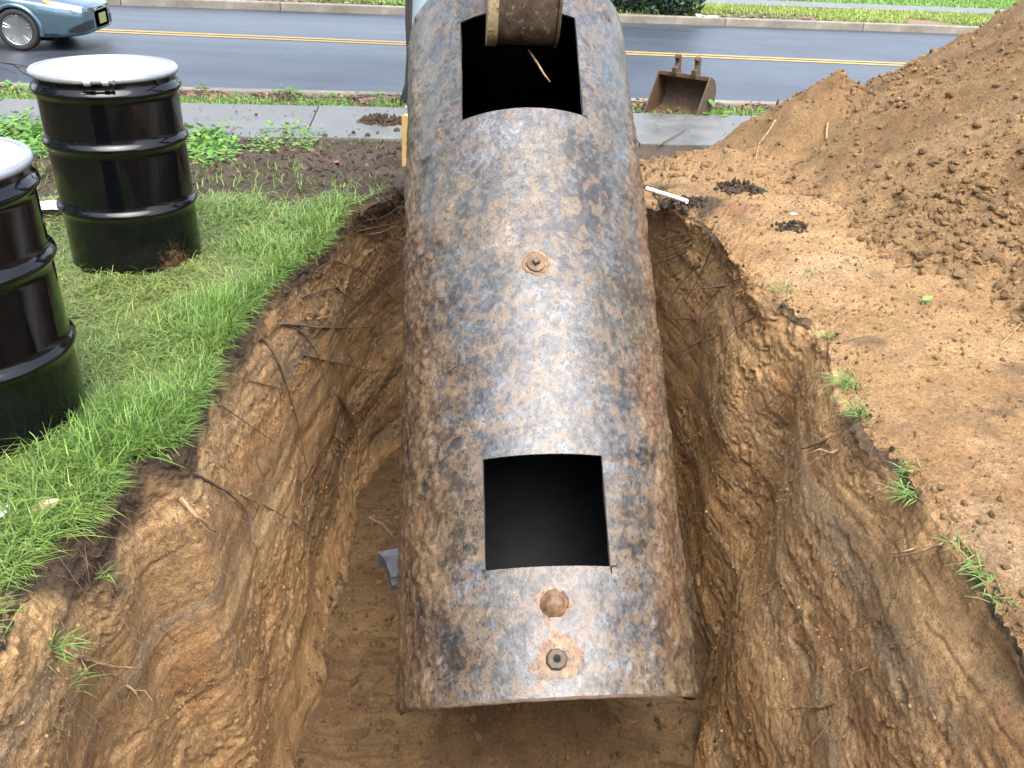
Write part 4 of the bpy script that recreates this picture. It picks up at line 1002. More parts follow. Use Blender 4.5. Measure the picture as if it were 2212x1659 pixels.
az = RNG.uniform(0, 6.28, n) ; az = np.where(RNG.random(n) < .4, 5.6 + .9 * fbm(x3, 1.3, 2, 403) * 3 + RNG.normal(0, .6, n), az)
lean = np.clip(RNG.normal(.62, .3, n) + .85 * (1 - lush), .05, 1.52)
h = RNG.uniform(.045, .115, n) * (.72 + .5 * lush); h = np.where(RNG.random(n) < .04, h * 1.6, h)
wd = RNG.uniform(.0020, .0044, n) * (1 + .5 * far_)
cl_ = mix(mix(GA, GB, RNG.random(n)), GC, np.clip((1 - lush) * .8 * RNG.random(n) ** .7 + .08 * RNG.random(n) + (RNG.random(n) < .05), 0, .95)); cl_ = mix(cl_, GD, (RNG.random(n) < .15) * .7); cl_ *= RNG.uniform(.55, 1.35, n)[:, None]
grass_obj('grass', np.c_[xy, ground_z(xy) + .004 * (1 - lush)], h * (1 + .35 * (1 - lush)), wd, lean, az, cl_, 'bright wet green grass growing up to the left edge of the pit')
print('grass', n)
# grass fringe hanging over the left rim
ii = np.where((isL > .5) & (rim[:, 1] > .9) & (rim[:, 1] < 5.2))[0]; n = 2600; ii = RNG.choice(ii, n)
pm = (.1 + 1.3 * np.clip(fbm(rim3[ii], 5, 3, 404) + .2, 0, 1)) > RNG.random(n); ii = ii[pm]; ii = ii[MUD(rim[ii]) < .3]; n = len(ii)
P = rim3[ii] + np.c_[-nin[ii] * RNG.uniform(-.012, .05, n)[:, None], rimz[ii] - .004]
az = np.arctan2(nin[ii, 1], nin[ii, 0]) + RNG.normal(0, 1.1, n)
h = RNG.uniform(.035, .12, n); lean = np.clip(RNG.normal(.95, .45, n), .1, 2.1)
cl_ = mix(mix(GA, GB, RNG.random(n)), GC, (RNG.random(n) < .18) * .8) * RNG.uniform(.8, 1.25, n)[:, None]
grass_obj('grass', P, h, RNG.uniform(.0026, .0048, n), lean, az, cl_, 'grass blades leaning out over the left rim of the pit')
# separate tufts: right rim and left wall
def tuft(loc, nb, r, hh, azc, lab, spread=.8, cool=.25, leanm=1.1):
    P = np.c_[RNG.normal(0, r, (nb, 2)), RNG.uniform(-.01, .004, nb)]; cl = mix(mix(GA, GB, RNG.random(nb)), np.array([.20, .27, .14]), np.full(nb, cool)) * RNG.uniform(.8, 1.25, nb)[:, None]
    V, a, b, C = blades(P, RNG.uniform(.5, 1.1, nb) * hh, RNG.uniform(.003, .005, nb), np.clip(RNG.normal(leanm, .35, nb), .1, 2.3), RNG.normal(azc, spread, nb), cl, curl=.6)
    o = obj('grass_tuft', mesh('grass_tuft', V, [a, b], C, smooth=False), M_GRASS); o.location = loc; return tag(o, lab, 'grass tuft', 'grass tufts hanging on the pit edges')
T = (BW, BG)
for px, py, nb, hh, lab in ((1838, 832, 60, .13, 'largest green grass tuft drooping over the middle of the right rim'), (1862, 895, 45, .11, 'second green tuft just nearer than the largest one on the right rim'), (1790, 725, 26, .07, 'thin short tuft on the right rim beyond the largest tuft'), (1968, 1015, 18, .08, 'sparse tuft on the right rim above the yellowed tuft'), (1970, 1065, 50, .10, 'yellowed muddy tuft with long blades on the right rim above a thin root'), (2100, 1195, 16, .12, 'few long stiff blades fanning from the near part of the right rim'), (2130, 1245, 26, .08, 'flat tuft lying on the near right rim beside the fanning blades'), (2172, 1298, 16, .07, 'lone small tuft closest to the right edge of the photo')):
    tuft(hit(px, py, T, .01), nb, .022, hh, 3.3, lab)
for px, py, nb, hh, lab in ((115, 1400, 22, .10, 'tuft growing from the mud under the near left rim, above the pale root'), (215, 1238, 12, .07, 'tiny tuft on the mud smear below the left rim'), (150, 1480, 7, .12, 'few dangling blades on the near left wall below the tuft in the mud')):
    tuft(hit(px, py, T, .01), nb, .018, hh, .2, lab)
for px, py, nb, hh, lab in ((1640, 412, 24, .10, 'green sprig beside the dark turf clump on the far right bank'), (1700, 520, 14, .06, 'flattened sprig on the bank just nearer than the small dark clump'), (1760, 590, 22, .07, 'middle green sprig pressed into the orange bank'), (1840, 575, 24, .07, 'green sprig pressed into the bank closest to the foot of the heap'), (1690, 625, 30, .08, 'green sprig hanging at the corner of the rim'), (1985, 655, 14, .07, 'bright green sprig at the foot of the heap'), (1960, 705, 20, .07, 'row of faint sprigs on the open orange bank')):
    tuft(hit(px, py, (BG, BH), .0), nb, .03, hh, 3.3, lab, 1.6, .35, 1.3)
# thin grass over the bare soil, and the verge
def sparse(name, n, s0, s1, w0, w1, hr, wr, label, clump_f, seed, zadd=0., thr=.0, colmix=.2, zf=None, dead=.1):
    s_ = RNG.uniform(s0, s1, n); w_ = RNG.uniform(w0, w1, n); xy = s_[:, None] * RE + w_[:, None] * RM; x3 = np.c_[xy, np.zeros(n)]
    k_ = fbm(x3, clump_f, 3, seed) > thr; xy, x3 = xy[k_], x3[k_]; k_ = ~inside_pit(xy) & ~((xy[:, 0] > .7) & (xy[:, 1] < 6.6)); xy, x3 = xy[k_], x3[k_]; n = len(xy)
    cl = mix(mix(GA, GB, RNG.random(n)), GC, (RNG.random(n) < dead) * .9); cl = mix(cl, np.array([.33, .33, .08]), np.full(n, colmix) * (fbm(x3, clump_f * .5, 2, seed + 5) > .1)) * RNG.uniform(.75, 1.25, n)[:, None]
    z = zf(xy) if zf is not None else ground_z(xy)
    grass_obj(name, np.c_[xy, z + zadd], RNG.uniform(*hr, n), RNG.uniform(*wr, n), np.clip(RNG.normal(.6, .35, n), 0, 1.4), RNG.uniform(0, 6.28, n), cl, label)
sparse('grass', 5200, -6, .9, 4.6, 7.75, (.04, .10), (.004, .007), 'sparse grass sprouting on the bare dark soil before the pavement', 2.2, 410, thr=.12)
sparse('grass', 24000, -9, 9, WK1 + .01, WK1 + .62, (.03, .09), (.005, .009), 'low grass along the far edge of the near pavement', 2.0, 411, thr=-.2)
sparse('grass', 3500, -9, 9, WK1 + .4, KN0, (.03, .09), (.005, .009), 'scattered grass among the dead leaves on the verge', 2.4, 412, thr=.15)
ff = lambda xy: np.full(len(xy), RZ + .135)
sparse('grass', 60000, -16, 26, ROAD1 + .3, FW0 - .02, (.06, .14), (.014, .026), 'patchy grass on the verge across the street', .55, 413, thr=-.12, zf=ff, colmix=.45)
sparse('grass', 60000, -16, 30, FW0 + 1.27, FW0 + 6.5, (.06, .13), (.018, .032), 'lush lawn behind the far pavement', .4, 414, thr=-.6, zf=ff, colmix=.1, dead=.03)

# broad-leaved weeds
def weed_mesh(kind, i):
    V, F, C = [], [], []; n = 0; nl = 16 if kind else 11
    for q_ in range(nl):
        an = q_ * 2.4 + RNG.uniform(-.3, .3); el = RNG.uniform(.15, 1.15); L = RNG.uniform(.035, .06) * (1.35 if kind == 2 else 1); st_ = RNG.uniform(.03, .11)
        d = np.array([math.cos(an) * math.cos(el), math.sin(an) * math.cos(el), math.sin(el)]); b = d * st_ * 1.1; sd_ = np.array([-math.sin(an), math.cos(an), 0]); up = np.cross(d, sd_)
        e = d * .8 - np.array([0, 0, .45]); e /= np.linalg.norm(e); wv2 = L * RNG.uniform(.36, .5)
        pts = [b, b + e * L * .35 + sd_ * wv2 + up * .004, b + e * L * .75 + sd_ * wv2 * .75, b + e * L, b + e * L * .75 - sd_ * wv2 * .75, b + e * L * .35 - sd_ * wv2 + up * .004, b + e * L * .5 - up * L * .06]
        V += pts; F += [(n, n + 1, n + 6), (n + 1, n + 2, n + 6), (n + 2, n + 3, n + 6), (n + 3, n + 4, n + 6), (n + 4, n + 5, n + 6), (n + 5, n, n + 6)]; n += 7
        c = mix(np.array([.075, .20, .028]), np.array([.19, .32, .06]), np.array(RNG.random())) * RNG.uniform(.8, 1.15); C += [c] * 7
        V += [np.zeros(3), np.array([.003, .003, 0]), b]; F.append((n, n + 1, n + 2)); n += 3; C += [c * .7] * 3
    return mesh('leafy_weed', np.array(V), [np.array(F)], np.array(C), smooth=False)
WM = [weed_mesh(k % 3, k) for k in range(7)]
for me in WM: me.materials.append(M_LEAF)
wl = [(64, 0, 105, 262, 345, .95, 'bright green broad-leaved weed left of the muddy drum, by the pavement', 'weeds left of the drums'), (46, 405, 500, 285, 352, .85, 'bright green broad-leaved weed just right of the muddy drum', 'weeds just right of the muddy drum'),
      (26, 500, 720, 280, 325, .65, 'small broad-leaved weed on the dark soil before the pavement', 'small weeds before the pavement'), (44, 390, 875, 190, 232, .66, 'small weed among dead leaves on the verge beyond the pavement', 'weeds on the verge'),
      (18, 1368, 1560, 242, 262, .55, 'small weed at the foot of the open rusty digging bucket', 'weeds by the digging bucket'), (12, 0, 70, 178, 205, .8, 'leafy weed on the verge at the far left, by the bare branch', 'weeds by the branch')]
for cnt_, ax, bx_, ay, by_, sc_, lab, grp in wl:
    for _ in range(cnt_):
        p = gp(RNG.uniform(ax, bx_), RNG.uniform(ay, by_)); s_ = sc_
        o = obj('leafy_weed', WM[RNG.integers(7)]); o.location = (p[0], p[1], ztop(p[0], p[1])); o.scale = (s_ * RNG.uniform(.6, 1.25),) * 3; o.rotation_euler.z = RNG.uniform(0, 6.28)
        tag(o, lab, 'weed', grp)
p = gp(1548, 258); o = obj('leafy_weed', WM[2]); o.location = (p[0], p[1], ztop(p[0], p[1])); o.scale = (1.5,) * 3; tag(o, 'large round-leaved weed at the right foot of the rusty digging bucket', 'weed')

# dead leaves on the verge
def leaves(name, n, sampler, size, label, cols, zadd=.006):
    V, F, C = [], [], []; k_ = 0
    for _ in range(n):
        x, y, z = sampler(); a, b, c = RNG.uniform(0, 6.28), RNG.normal(0, .35), RNG.normal(0, .35); L = RNG.uniform(*size)
        M = np.array(Matrix.Rotation(a, 3, 'Z') @ Matrix.Rotation(b, 3, 'X') @ Matrix.Rotation(c, 3, 'Y'))
        pts = np.array([(-1, 0, 0), (-.35, .5, .12), (.4, .42, .1), (1, 0, .05), (.4, -.42, .1), (-.35, -.5, .12), (0, 0, -.06)]) * L / 2
        V.append(pts @ M.T + np.array([x, y, z + zadd])); F += [(k_ + i, k_ + (i + 1) % 6, k_ + 6) for i in range(6)]; k_ += 7
        C.append(np.tile(cols[RNG.integers(len(cols))] * RNG.uniform(.7, 1.3), (7, 1)))
    return tag(obj(name, mesh(name, np.concatenate(V), [np.array(F)], np.concatenate(C), smooth=False), M_DEAD), label, 'dead leaves', kind='stuff')
DL = [np.array([.13, .06, .035]), np.array([.20, .10, .06]), np.array([.08, .045, .03]), np.array([.26, .16, .10])]
def sv(w0, w1, s0=-8, s1=8):
    def f():
        s_, w_ = RNG.uniform(s0, s1), RNG.triangular(w0, (w0 + w1) / 2 + .1, w1); q_ = at(s_, w_); return q_[0], q_[1], ztop(*q_) + RNG.uniform(0, .03)
    return f
leaves('leaf_litter', 3000, sv(WK1 + .25, KN0 + .04), (.03, .07), 'brown dead leaves covering the verge beside the near kerb', DL)
def sw():
    s_, w_ = RNG.uniform(-6, 4), RNG.uniform(WK0, WK1); q_ = at(s_, w_); return q_[0], q_[1], -.323
leaves('leaf_litter', 130, sw, (.02, .045), 'scattered bits of brown leaf on the wet pavement', DL)
def fv():
    s_, w_ = RNG.uniform(-6, 9), ROAD1 + .2 + abs(RNG.normal(0, .5)); q_ = at(s_, w_); return q_[0], q_[1], RZ + .15
leaves('leaf_litter', 1500, fv, (.05, .10), 'brown leaves along the kerb across the street', DL)

# ------------------------------------------------------------------ roots in the walls
M_ROOTD = plain('dark_root', (.11, .075, .05), .7, 0, .4, 80); M_ROOTP = plain('pale_broken_root', (.25, .165, .085), .65, 0, .6, 45)
def root(pxs, r, pale, lifts=None, tip=.35, sub=5):
    r = r * 1.08
    pts = []; n = len(pxs)
    for i, (a, b) in enumerate(pxs):
        f = i / (n - 1); pts.append(hit(a, b, T, (-.02 if i == 0 else .015 + .085 * f) if lifts is None else lifts[i]))
    pts = np.array(pts); u = np.linspace(0, n - 1, (n - 1) * sub + 1)
    P = np.stack([np.interp(u, range(n), pts[:, i]) for i in range(3)], -1)
    for _ in range(3): P[1:-1] = (P[:-2] + 2 * P[1:-1] + P[2:]) / 4
    P += r * .6 * np.stack([fbm(P, 25, 2, 500 + i) for i in range(3)], -1)
    rr_ = r * np.linspace(1.1, tip, len(P)) * (1 + .18 * fbm(P, 60, 2, 505))
    mbr = MB().tube(P, rr_, 6)
    for _ in range(RNG.integers(1, 4)):
        i0 = RNG.integers(2, len(P) - 1); d = RNG.normal(0, 1, 3); d /= np.linalg.norm(d); d = d * .8 + (P[-1] - P[0]) / np.linalg.norm(P[-1] - P[0]) * .7; L = RNG.uniform(.03, .10)
        mbr.tube([P[i0], P[i0] + d * L * .5 + RNG.normal(0, .006, 3), P[i0] + d * L + RNG.normal(0, .01, 3) - np.array([0, 0, L * .25])], [rr_[i0] * .5, rr_[i0] * .35, .0008], 4, False)
    o = obj('root', mbr.me('root', True), M_ROOTP if pale else M_ROOTD, pit_wall); return o
RT = [([(600, 698), (650, 703), (700, 709), (745, 709), (806, 706)], .0075, 0), ([(605, 700), (650, 712), (688, 765), (705, 830), (712, 880)], .004, 0), ([(555, 715), (600, 775), (625, 850), (645, 920), (662, 1010)], .005, 0),
      ([(640, 762), (700, 778), (760, 792), (812, 806)], .006, 0), ([(695, 925), (730, 950), (765, 980)], .005, 0), ([(385, 1008), (440, 1033), (500, 1068), (540, 1110), (545, 1200)], .006, 0), ([(530, 820), (600, 838), (660, 852)], .003, 0),
      ([(720, 838), (745, 870), (765, 905), (785, 928)], .007, 1), ([(722, 845), (750, 885), (770, 925), (775, 970), (768, 1035)], .006, 1), ([(727, 850), (748, 890), (768, 930)], .0045, 0), ([(385, 1075), (402, 1092), (430, 1118), (465, 1148)], .0105, 1), ([(158, 1416), (200, 1430), (250, 1440), (310, 1446)], .0065, 1), ([(195, 1432), (215, 1460), (228, 1490)], .003, 0),
      ([(510, 1062), (545, 1080), (582, 1102)], .005, 1), ([(620, 1000), (655, 1045), (650, 1080), (642, 1112)], .004, 1), ([(764, 1045), (767, 1080), (764, 1115)], .0055, 1), ([(270, 1478), (290, 1488), (303, 1515)], .005, 1), ([(345, 1160), (370, 1175), (388, 1195)], .003, 0), ([(370, 1110), (385, 1140), (390, 1160)], .003, 0), ([(430, 840), (520, 905), (600, 960)], .0035, 0),
      ([(770, 500), (810, 492), (858, 482)], .007, 0), ([(775, 508), (815, 505), (858, 488)], .006, 1), ([(790, 515), (830, 520), (858, 528)], .005, 1), ([(800, 520), (815, 540), (822, 562)], .004, 1), ([(720, 560), (790, 590), (860, 655)], .0045, 0), ([(700, 600), (750, 640), (840, 700)], .004, 0), ([(690, 640), (760, 620), (800, 612)], .0035, 0), ([(665, 600), (700, 570), (732, 562)], .003, 0), ([(640, 645), (690, 628), (735, 620)], .004, 0), ([(680, 690), (700, 685), (720, 682)], .004, 1), ([(775, 470), (800, 440), (850, 430)], .003, 0), ([(770, 480), (830, 470), (870, 440)], .0035, 0), ([(750, 760), (770, 790), (775, 830)], .003, 0), ([(560, 1085), (640, 1130), (700, 1180)], .0025, 0), ([(95, 1560), (130, 1575), (155, 1600)], .004, 1), ([(540, 1160), (560, 1190), (575, 1220)], .004, 1),
      ([(1500, 505), (1455, 512), (1405, 528)], .0045, 0), ([(1500, 512), (1460, 530), (1410, 545)], .0045, 0), ([(1505, 520), (1470, 545), (1415, 560)], .004, 0), ([(1490, 540), (1450, 560), (1405, 575)], .005, 0), ([(1480, 550), (1455, 585), (1440, 610)], .003, 0), ([(1500, 560), (1470, 590), (1425, 612)], .0035, 0), ([(1520, 565), (1490, 590), (1450, 640)], .0045, 0), ([(1535, 540), (1510, 600), (1480, 650)], .005, 0), ([(1520, 470), (1470, 490), (1410, 500)], .004, 0), ([(1515, 455), (1460, 470), (1400, 480)], .0035, 0), ([(1495, 610), (1460, 600), (1405, 590)], .003, 0), ([(1490, 620), (1470, 650), (1465, 680)], .003, 0), ([(1580, 615), (1545, 620), (1488, 626)], .0075, 1), ([(1630, 590), (1590, 605), (1560, 612)], .004, 0), ([(1640, 600), (1610, 625), (1580, 640)], .004, 0), ([(1510, 690), (1480, 690), (1440, 690)], .004, 0), ([(1520, 735), (1490, 750), (1450, 770)], .0035, 0), ([(1650, 660), (1620, 665), (1590, 672)], .0045, 0), ([(1640, 680), (1600, 700), (1570, 730)], .003, 0), ([(1655, 690), (1630, 740), (1600, 790)], .003, 0),
      ([(1520, 770), (1515, 810), (1508, 860)], .004, 0), ([(1800, 938), (1770, 955), (1732, 970)], .0085, 1), ([(1815, 972), (1795, 978), (1768, 985)], .008, 1), ([(1860, 875), (1840, 885), (1820, 892)], .004, 0), ([(1970, 1072), (1930, 1055), (1878, 1040)], .0055, 1), ([(2040, 1175), (1990, 1190), (1930, 1205)], .005, 1), ([(1985, 1180), (1960, 1190), (1922, 1196)], .004, 1), ([(1815, 1518), (1760, 1528), (1725, 1530), (1690, 1532)], .007, 1), ([(1790, 1520), (1795, 1545), (1785, 1560)], .003, 1), ([(1700, 840), (1660, 870), (1630, 910)], .003, 0), ([(1740, 800), (1700, 860), (1650, 930)], .003, 0), ([(1560, 620), (1520, 660), (1500, 720)], .0025, 0), ([(1690, 1240), (1670, 1260), (1655, 1285)], .005, 1), ([(1620, 1120), (1590, 1130), (1560, 1150)], .003, 1), ([(1880, 1440), (1850, 1452), (1820, 1450)], .004, 1)]
for pxs, r, pale in RT: root(pxs, r, pale)
# hair roots, too fine to pick apart
mb = MB()
for _ in range(900):
    if RNG.random() < .55:
        a = RNG.choice(3, p=[.4, .3, .3]); px, py = ((RNG.uniform(640, 870), RNG.uniform(420, 760)), (RNG.uniform(420, 800), RNG.uniform(700, 1150)), (RNG.uniform(100, 500), RNG.uniform(1050, 1600)))[a]; sgn = 1
    else: px, py = (RNG.uniform(1400, 1560), RNG.uniform(430, 900)) if RNG.random() < .6 else (RNG.uniform(1550, 2000), RNG.uniform(650, 1500)); sgn = -1
    p0 = hit(px, py, T, -.004); L = RNG.uniform(.03, .13); d = np.array([sgn * RNG.uniform(.2, .9), RNG.normal(0, .5), RNG.uniform(-1, .1)]); d /= np.linalg.norm(d)
    P = [p0 + d * L * f + np.array([0, 0, -.35 * L * f * f]) + RNG.normal(0, .004, 3) * f for f in np.linspace(0, 1, 5)]
    mb.tube(P, np.linspace(.0015, .0007, 5), 3, False)
tag(obj('hair_roots', mb.me('hair_roots', True), M_ROOTD, pit_wall), kind='stuff')

# ------------------------------------------------------------------ small things
def near_flat(me): return me
# white pipe on the right rim
a, b = gp(1395, 426), gp(1482, 449); a[2] = ztop(a[0] + .25, a[1]) + .03; b[2] = ztop(b[0] + .05, b[1]) + .025
k = N('dirty_white_plastic'); k.set('Base Color', k.ramp(k.noise(25, 6, .7), [(.36, (.12, .08, .05)), (.46, (.78, .77, .72))])); k.set('Roughness', .4); M_PVC = k.m
mb = MB(); c_ = (a + b) / 2; d = (b - a); L = np.linalg.norm(d)
mb.lathe([(.011, -L / 2), (.0145, -L / 2), (.0145, L / 2), (.011, L / 2)], 20, close=True); pipe = obj('plastic_pipe', mb.me('plastic_pipe', auto=.6), M_PVC)
pipe.location = c_; pipe.rotation_euler = Vector(d).to_track_quat('Z', 'Y').to_euler(); tag(pipe, 'short length of dirty white plastic pipe lying on the far right edge of the pit', 'pipe')
# yellow timber stake beside the tank
sb = gp(872, 362); k = N('yellow_timber'); k.set('Base Color', k.ramp(k.noise(9, 6, .6, k.map((1, 1, .15))), [(.3, (.30, .19, .06)), (.6, (.52, .36, .13))])); k.set('Roughness', .7); k.set('Normal', k.bump(k.noise(40, 4, .6, k.map((1, 1, .1))), .4, .004)); M_TIM = k.m
stk = obj('timber_stake', MB().prism([(-.045, 0), (.045, 0), (.045, .40), (.02, .425), (-.03, .43), (-.045, .42)], -.022, .022, 1).me('timber_stake', bevel=.004), M_TIM); stk.location = (sb[0] + .035, sb[1], ztop(sb[0], sb[1]) - .03); stk.rotation_euler = (.03, .03, -.2); tag(stk, 'rough yellow timber stake upright at the far end of the pit beside the tank', 'stake')
# pale stone in the pit
rp = hit(846, 1245, (BF, BW)); me = MB().box((0, 0, .05), (.20, .25, .12)).me('x'); bm = bmesh.new(); bm.from_mesh(me); bmesh.ops.subdivide_edges(bm, edges=bm.edges, cuts=4, use_grid_fill=True); bm.to_mesh(me); bm.free()
lumpy(me, .05, 7, 600); me.name = 'stone'; st = obj('stone', me, plain('blue_grey_stone', (.095, .108, .13), .6, 0, .3, 20, .4, 60)); st.location = (rp[0] + .05, rp[1] + .05, rp[2] - .02); st.rotation_euler.z = .4; tag(st, 'blue-grey stone block lying in the gap left of the tank on the pit floor', 'stone')
# white sheet of paper and scraps
def crumple(name, sx, sy, loc, rz, col, label, cat, amp=.02, seed=0, bend=0.):
    g = 14; X_, Y_ = np.meshgrid(np.linspace(-.5, .5, g), np.linspace(-.5, .5, g), indexing='ij'); V = np.c_[X_.ravel() * sx, Y_.ravel() * sy, np.zeros(g * g)]
    V[:, 2] = amp * fbm(V, 1.6 / max(sx, sy), 3, 610 + seed, .5, True) + amp; V[:, 2] += bend * (V[:, 0] / sx) ** 2; V[:, :2] += .12 * min(sx, sy) * np.c_[fbm(V, 5 / max(sx, sy), 2, 620 + seed), fbm(V, 5 / max(sx, sy), 2, 630 + seed)]
    o = obj(name, mesh(name, V, [grid_faces(g, g)], smooth=False), col); o.location = loc; o.rotation_euler.z = rz; return tag(o, label, cat)
M_PAPER = plain('wet_white_paper', (.72, .76, .74), .4, 0, .06, bump=0)
p = gp(92, 462); crumple('paper_sheet', .36, .15, (p[0], p[1], ztop(p[0], p[1]) + .012), .15, M_PAPER, 'crumpled wet white paper on the grass between the two drums', 'paper', .02, 1)
p = gp(3, 1130); crumple('paper_scrap', .04, .05, (p[0], p[1], .03), .3, M_PAPER, 'small white scrap on the grass at the left edge of the photo', 'paper', .006, 2)
p = gp(1530, 44, RZ + .16); crumple('paper_scrap', .5, .22, (p[0], p[1], RZ + .17), .2, M_PAPER, 'white litter on the verge across the street behind the far kerb', 'litter', .05, 3)
p = hit(1714, 464, (BG, BH)); crumple('paper_scrap', .03, .03, (p[0], p[1], p[2]), .3, M_PAPER, 'tiny white scrap on the orange bank behind the small dark soil clump', 'litter', .005, 4)
p = hit(1862, 166, (BH,)); crumple('paper_scrap', .07, .04, (p[0], p[1], p[2]), .3, M_PAPER, 'white scrap in the dip between the heap and its small side mound', 'litter', .01, 5)
def leaf(px, py, L, col, label, rz, trees=(BG,)):
    p = hit(px, py, trees); pts = np.array([(-1, 0, 0), (-.6, .4, .1), (0, .62, .14), (.6, .42, .08), (1, .05, .12), (.62, -.35, .1), (0, -.5, .12), (-.55, -.38, .1), (0, 0, 0)]) * L / 2
    o = obj('fallen_leaf', mesh('fallen_leaf', pts, [np.array([(i, (i + 1) % 8, 8) for i in range(8)])], np.tile(col, (9, 1)), smooth=False), M_DEAD); o.location = (p[0], p[1], p[2] + .03); o.rotation_euler = (.35, -.2, rz); return tag(o, label, 'leaf', 'single fallen leaves')
leaf(102, 1116, .085, np.array([.50, .36, .22]), 'pale tan leaf curled on the grass by the near left rim', .8)
leaf(730, 358 + 300, .04, np.array([.4, .16, .07]), 'reddish leaf in the grass near the left rim', 2.) if False else None
leaf(728, 358, .04, np.array([.28, .10, .05]), 'small rust-red leaf on the bare yard soil left of the tank', .4)
leaf(2000, 658, .055, np.array([.14, .27, .05]), 'fresh green leaf lying on the orange bank', .2, (BG, BH))
# dark strap lost in the grass
pp = [hit(a, b, (BG,)) + np.array([0, 0, .035]) for a, b in ((378, 690), (392, 662), (420, 655), (440, 668), (438, 690))]
tag(obj('black_strap', MB().tube(np.array(pp), .006, 6).me('black_strap', True), plain('black_rubber', (.012, .012, .012), .5)), 'loop of black strap half hidden in the bright grass', 'strap')
# branches on the verge
M_TWIG = plain('wet_dark_twig', (.045, .03, .025), .5, 0, .3)
br = empty('fallen_branch', gp(40, 170)); tag(br, 'bare dark branch lying from the verge over the near kerb at the far left', 'branch')
B0 = np.array(br.location)
def bpts(l): return np.array([gp(a, b, -.37 + dz_) for a, b, dz_ in l]) - B0
obj('stem', MB().tube(bpts([(78, 170, .0), (50, 155, .06), (28, 138, .14), (10, 136, .18), (-40, 128, .2)]), np.linspace(.016, .008, 5), 6).me('stem', True), M_TWIG, br)
for l in ([(34, 143, .12), (60, 143, .1), (105, 150, .05)], [(28, 138, .14), (45, 140, .12), (80, 152, .06), (105, 160, .03)], [(34, 158, .08), (15, 150, .1), (-20, 146, .1)]):
    obj('twig', MB().tube(bpts(l), np.linspace(.007, .003, len(l)), 5).me('twig', True), M_TWIG, br)
p = [gp(a, b) + np.array([0, 0, dz_]) for a, b, dz_ in ((1390, 236, .06), (1415, 231, .09), (1450, 229, .09), (1475, 237, .03))]
tag(obj('fallen_twig', MB().tube(np.array(p), .008, 6).me('fallen_twig', True), M_TWIG), 'dark twig on the leaf litter left of the rusty digging bucket', 'twig')
p = [hit(a, b, (BG,)) + np.array([0, 0, dz_]) for a, b, dz_ in ((1420, 325, .03), (1455, 305, .05), (1480, 293, .06))]; 
for q_ in p: q_[2] = max(q_[2], -.30)
tag(obj('fallen_twig', MB().tube(np.array(p), [.01, .008, .006], 6).me('fallen_twig', True), M_ROOTD), 'brown stick lying on the pavement at the toe of the dirt heap', 'twig')
for l, r, lab in (([(1675, 260), (1660, 285), (1640, 310), (1632, 345)], .008, 'long pale root trailing down the dirt heap below its side mound'), ([(1788, 265), (1786, 282), (1785, 300)], .011, 'short stub of pale root standing out of the middle of the heap'), ([(2205, 700), (2185, 720), (2160, 745)], .005, 'thin root lying on crumbs at the right edge of the photo')):
    p = [hit(a, b, (BH, BG), .025) for a, b in l]; tag(obj('loose_root', MB().tube(np.array(p), np.linspace(r, r * .6, len(p)), 6).me('loose_root', True), M_ROOTP), lab, 'root')
# root caught inside the upper hole
def tk(t0, n0, s0): return TO + ta * t0 + tn * n0 + ts * s0
tag(obj('hanging_root', MB().tube(np.array([tk(3.05, .50, .0), tk(2.97, .50, .04), tk(2.90, .50, .07), tk(2.86, .49, .10)]), [.006, .006, .005, .003], 6).me('hanging_root', True), M_ROOTP), 'thin pale root dangling under the bucket inside the upper hole', 'root')

# ------------------------------------------------------------------ trees, post and shrub
def bark():
    k = N('dark_wet_bark'); f = k.noise(16, 6, .65, k.map((1, 1, .16))); k.set('Base Color', k.ramp(f, [(.3, (.014, .013, .012)), (.7, (.075, .066, .056))])); k.set('Roughness', .8); k.set('Normal', k.bump(f, .9, .03)); return k.m
M_BARK = bark()
def leafball(cs, n, sz, cols, seed):
    V, F, C = [], [], []; k_ = 0
    for _ in range(n):
        c, r = cs[RNG.integers(len(cs))]; d = RNG.normal(0, 1, 3); d /= np.linalg.norm(d); p = np.array(c) + d * np.array(r) * RNG.random() ** .33
        q_ = RNG.normal(0, 1, (2, 3)); a = q_[0] / np.linalg.norm(q_[0]) * sz * RNG.uniform(.6, 1.3); b = np.cross(a, q_[1]); b = b / (np.linalg.norm(b) + 1e-9) * np.linalg.norm(a) * .5
        V += [p - a, p + b, p + a, p - b]; F.append((k_, k_ + 1, k_ + 2, k_ + 3)); k_ += 4; C += [cols[RNG.integers(len(cols))] * RNG.uniform(.6, 1.3)] * 4
    return np.array(V), np.array(F), np.array(C)
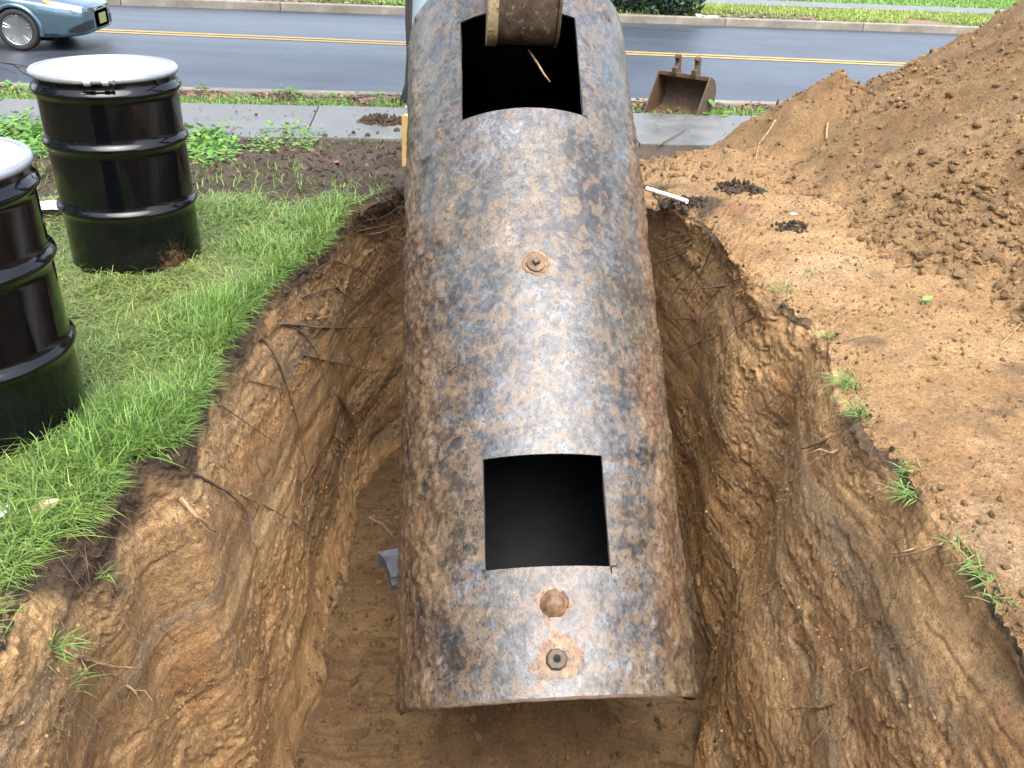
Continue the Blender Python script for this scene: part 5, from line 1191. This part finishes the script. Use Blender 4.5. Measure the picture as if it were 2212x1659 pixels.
def tree(loc, r, hgt, label, lean=(0, 0), crown=None, group=None):
    o = empty('street_tree', loc); tag(o, label, 'tree', group)
    n = 24; zz_ = np.linspace(-.1, hgt, n); P = np.c_[lean[0] * zz_, lean[1] * zz_, zz_]; rad_ = r * (1 - .45 * zz_ / hgt) * (1 + .9 * np.exp(-np.clip(zz_, 0, 9) / .12))
    me = MB().tube(P, rad_, 28).me('trunk', True); lumpy(me, r * .10, 6 / (r * 5), 700); obj('trunk', me, M_BARK, o)
    for q_ in range(6):
        an = q_ * 2.2; z0_ = hgt * (.6 + .06 * q_); b = np.array([lean[0] * z0_, lean[1] * z0_, z0_]); e = b + np.array([math.cos(an), math.sin(an), .9]) * hgt * .3
        obj('limb', MB().tube([b, (b + e) / 2 + np.array([0, 0, .15]), e], [r * .4, r * .28, r * .1], 8).me('limb', True), M_BARK, o)
    cs = [((math.cos(a_) * hgt * .26, math.sin(a_) * hgt * .26, hgt * (.95 + .16 * math.sin(a_ * 2.7))), (hgt * .26,) * 3) for a_ in np.arange(0, 6.2, .9)] + [((0, 0, hgt * 1.15), (hgt * .3,) * 3)]
    V, F, C = leafball(cs, crown or 2600, .17, [np.array([.04, .10, .02]), np.array([.07, .15, .03]), np.array([.03, .07, .02])], 1)
    obj('crown', mesh('crown', V, [F], C, smooth=False), M_LEAF, o); return o
tp = gp(900, 226)
tree((tp[0] + .03, tp[1] + .05, ztop(tp[0], tp[1])), .135, 7.0, 'dark-barked street tree on the verge, its trunk half hidden by the tank', (-.012, 0))
k = N('pale_blue_steel_paint'); k.set('Base Color', k.ramp(k.noise(6, 5, .6, k.map((1, 1, .2))), [(.3, (.22, .31, .34)), (.7, (.34, .43, .46))])); k.set('Roughness', .35); M_POST = k.m
pp_ = gp(912, 232); post = obj('metal_post', MB().lathe([(.13, 0), (.13, .05), (.085, .07), (.082, 4.5), (.0, 4.52)], 28).me('metal_post', auto=.7), M_POST); post.location = (pp_[0] - .02, pp_[1] - .28, ztop(pp_[0], pp_[1] - .2)); post.rotation_euler = (0, .05, 0)
tag(post, 'pale blue-grey steel post between the dark trunk and the far end of the tank', 'post')
rt_ = [gp(a, b) + np.array([0, 0, .02]) for a, b in ((775, 222), (810, 219), (850, 219), (895, 222))]
tag(obj('surface_root', MB().tube(np.array(rt_), [.02, .03, .035, .04], 8).me('surface_root', True), plain('brown_root_bark', (.12, .08, .055), .75)), 'brown surface root running along the verge left of the dark trunk', 'root')
# evergreen across the street
bp_ = gp(1400, 27, RZ + .14); bush = empty('evergreen_shrub', bp_); tag(bush, 'dark evergreen shrub on the verge across the street, behind the far kerb', 'shrub')
V, F, C = leafball([((-.75 + .3 * (q_ % 6), -.12 + .3 * (q_ // 6), .22 + .42 * (q_ // 6) + .1 * (q_ % 2)), (.42, .36, .40)) for q_ in range(18)], 11000, .055, [np.array([.018, .04, .022]), np.array([.03, .06, .035]), np.array([.05, .085, .05])], 2)
obj('foliage', mesh('foliage', V, [F], C, smooth=False), M_LEAF, bush); obj('stem', MB().tube([(0, 0, -.05), (.02, 0, .5), (0, .03, 1.2)], [.07, .06, .03], 8).me('stem', True), M_BARK, bush)

# wooded garden edge behind and beside the photographer: the drums and the tank mirror it
V, F, C = [], [], []; k_ = 0
cl_list = []
for a_ in np.arange(95, 292, 7):
    R_ = RNG.uniform(11, 15); x, y = R_ * math.cos(math.radians(a_ + 90 - 100)), 0
for a_ in np.linspace(125, 300, 26):
    an = math.radians(a_ + 25); R_ = RNG.uniform(11, 14.5)
    for z_ in (1.2, 3.2, 5.4, 7.2): cl_list.append(((R_ * math.cos(an), R_ * math.sin(an), z_ + RNG.uniform(-.5, .5)), (1.7, 1.7, 1.5)))
V, F, C = leafball(cl_list, 15000, .30, [np.array([.03, .065, .018]), np.array([.05, .10, .025]), np.array([.02, .045, .015])], 5)
tag(obj('treeline', mesh('treeline', V, [F], C, smooth=False), M_LEAF), 'dense green trees closing off the garden behind the photographer', 'trees', kind='stuff')
